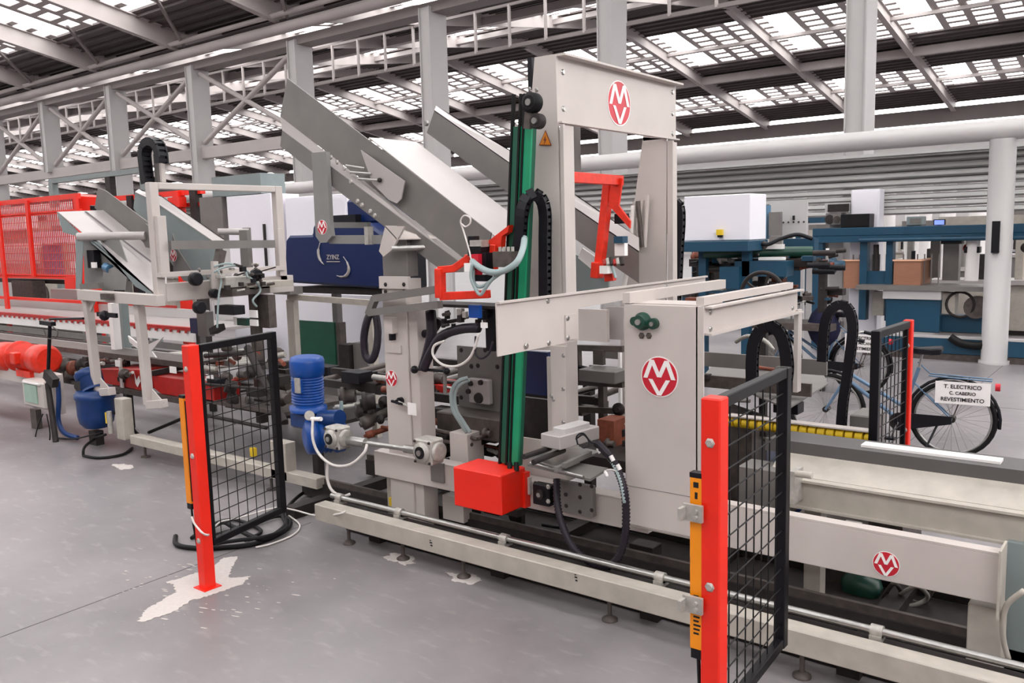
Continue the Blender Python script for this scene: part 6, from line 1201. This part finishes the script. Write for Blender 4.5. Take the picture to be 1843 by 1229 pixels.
# ================================================================ FAR HALL: rows of machines and cabinets beyond the shutter
rf_ = random.Random(21)
kinds = [('white_paint', 'pale cabinet far beyond the slatted shutter', 'far cabinet'), ('galvanized', 'grey machine far beyond the slatted shutter', 'far machine'), ('teal_paint', 'teal machine far beyond the slatted shutter', 'far machine'), ('old_cream_paint', 'cream machine far beyond the slatted shutter', 'far machine')]
protos = {}
def far_unit(k):
    m, lab, nm = kinds[k]; t = thing('far_cabinet' if k == 0 else 'far_machine', lab, 'cabinet' if k == 0 else 'machine', (0, 0, 0), ['pale cabinets far away in the hall', 'grey machines far away in the hall', 'teal machines far away in the hall', 'cream machines far away in the hall'][k])
    B(-0.9, 0.9, -0.4, 0.4, 0.1, 1.1 if k else 2.1).build('body', m, t, bevel=0.01)
    if k:
        B(-1.0, 1.0, -0.5, 0.5, 1.1, 1.2).build('table', 'bright_sheet', t); B(-0.75, -0.6, -0.1, 0.1, 1.2, 2.5).build('post', m, t); B(0.6, 0.75, -0.1, 0.1, 1.2, 2.5).build('post', m, t); B(-0.9, 0.9, -0.15, 0.15, 2.3, 2.6).build('crosshead', m, t)
        B(-0.2, 0.25, -0.2, 0.2, 1.2, 1.75).build('head_unit', 'dark_steel', t); MB().cyl((0, -0.45, 0.6), (0, -0.4, 0.6), 0.25, 16).build('fan_cover', 'greasy_steel', t)
        B(-0.55, -0.45, -0.45, -0.4, 1.3, 1.7).build('control_box', 'black_plastic', t)
    else:
        B(-0.86, -0.02, -0.43, -0.4, 0.2, 2.0).build('door', m, t); B(0.02, 0.86, -0.43, -0.4, 0.2, 2.0).build('door', m, t); B(-0.85, 0.85, -0.43, -0.4, 2.02, 2.08).build('vent', 'dark_steel', t)
    B(-0.9, 0.9, -0.35, 0.35, 0, 0.1).build('plinth', 'dark_steel', t); return t
n_ = 0; seen = {}; ORD = ['first', 'second', 'third', 'fourth', 'fifth', 'sixth', 'seventh', 'eighth', 'ninth', 'tenth', 'eleventh', 'twelfth', 'thirteenth', 'fourteenth']
for row, (y, xa, xb, st) in enumerate(((21.5, -40, 0.5, 2.7), (27, -50, -1, 3.0), (34, -60, -3, 3.3), (45, -75, -5, 3.6))):
    x = xa
    while x < xb:
        if -1.4 < x/y < -0.5: x += st; continue
        k = rf_.choice([0, 1, 2, 3, 3, 1])
        if k not in protos: protos[k] = far_unit(k); o = protos[k]
        else: o = dup(protos[k])
        o.location = (x+rf_.uniform(-0.4, 0.4), y+rf_.uniform(-0.8, 0.8), 0); seen[(k, row)] = seen.get((k, row), -1)+1; o['label'] = kinds[k][1]+', '+ORD[seen[(k, row)]]+' from left in the '+('nearest', 'second', 'third', 'farthest')[row]+' row'; o.rotation_euler = (0, 0, rf_.choice([0, 0, 0.0, 1.5708])); o.scale = (1, 1, rf_.uniform(0.8, 1.15)); n_ += 1
        x += st*rf_.uniform(0.95, 1.3)
# white round posts of the far aisles
for i, x in enumerate((-5.2, -7.0, -9.0, -11.4, -4.3)): pass
c_ = MB(); c_.cyl((0, 0, 0), (0, 0, 3.7), 0.2, 16); fp = c_.build('white_post', 'white_print'); tag(fp, 'slim white round post standing in the far hall beyond the shutter', 'post', 'white posts in the far hall')
fp.location = (-5.166, 26, 0)
fp['label'] = 'slim white round post in the far hall, right of the lit screen'
for p, lab in (((-6.534, 28), 'slim white post in the far hall behind the grey box on the beam'), ((-6.825, 31), 'slim white post in the far hall between grey box and lit screen'), ((-4.095, 24), 'white post in the far hall just left of the pale round column'), ((-7.71, 30), 'white post in the far hall right of the tall white cabinet'), ((-9.564, 27), 'white post in the far hall behind the pegboard')):
    q = fp.copy(); COL.objects.link(q); q.location = (p[0], p[1], 0); q['label'] = lab
# machines left background beyond the cage
for i, (x, y, k, lab) in enumerate(((-38, 13, 3, 'cream machine standing far left beyond the red cage'), (-34.5, 13.5, 0, 'pale cabinet at far left beyond the red cage, by the column'), (-31, 14, 3, 'cream machine under the pale portal beam, left side'), (-27.5, 14, 1, 'grey machine under the middle of the pale portal beam'),
        (-24, 14, 3, 'cream machine under the right end of the pale portal beam'), (-21, 14.5, 0, 'pale cabinet beyond the second sloping tray'))):
    o = dup(protos[k]); o.location = (x, y, 0); o.scale = (1.3, 1, 1.25); o['group'] = 'machines beyond the red cage'; o['label'] = lab
clutter(tb2, 50, -6.4, -3.9, 12.4, 13.2, 1.25, 2.15, 0.04, 0.12, ['dark_steel', 'greasy_steel', 'black_plastic', 'dark_steel', 'teal_paint', 'cast_aluminium', 'rust'], 'machine_part')
clutter(tc_, 20, -3.3, 0.5, 16.9, 17.4, 1.9, 2.2, 0.05, 0.14, ['dark_steel', 'greasy_steel', 'sky_paint', 'machine_red', 'black_plastic', 'teal_paint'], 'machine_part')
hp = thing('cable_heap', 'heap of teal bottle, dark cables and grey bits on the floor behind the badge beam', 'cable heap', (-1.511, 5.861, 0))
MB().rev((-1.67, 5.6, 0.091), (-1.511, 5.6, 0.053), [(0, 0.02), (0.04, 0.09), (0.22, 0.09), (0.25, 0.05)], 14).build('teal_bottle', 'bearing_green', hp)
for i, pts in enumerate(([(-1.392, 5.535, 0.05), (-1.303, 5.429, 0.2), (-1.278, 5.613, 0.05), (-1.184, 5.631, 0.03), (-1.117, 5.596, 0.15)], [(-1.353, 5.516, 0.03), (-1.23, 5.55, 0.03), (-1.141, 5.569, 0.1), (-1.183, 5.46, 0.2), (-1.289, 5.517, 0.1)], [(-1.694, 5.267, 0.4), (-1.752, 5.681, 0.2), (-1.814, 5.707, 0.1), (-1.821, 5.564, 0.03)])): MB().tube(pts, 0.014, 6, 6).build('cable', ['greasy_steel', 'cast_aluminium', 'black_plastic'][i], hp)
FB(-1.824, -1.719, 0.372, 0.415, 5.7, 5.8).build('teal_case', 'teal_paint', hp); FB(-1.706, -1.604, 0.379, 0.425, 5.7, 5.8).build('grey_case', 'cast_aluminium', hp)
B(-1.83-0.1, -1.593+0.1, 5.65, 5.85, 0, 0.365-0.02).build('low_stand', 'greasy_steel', hp)
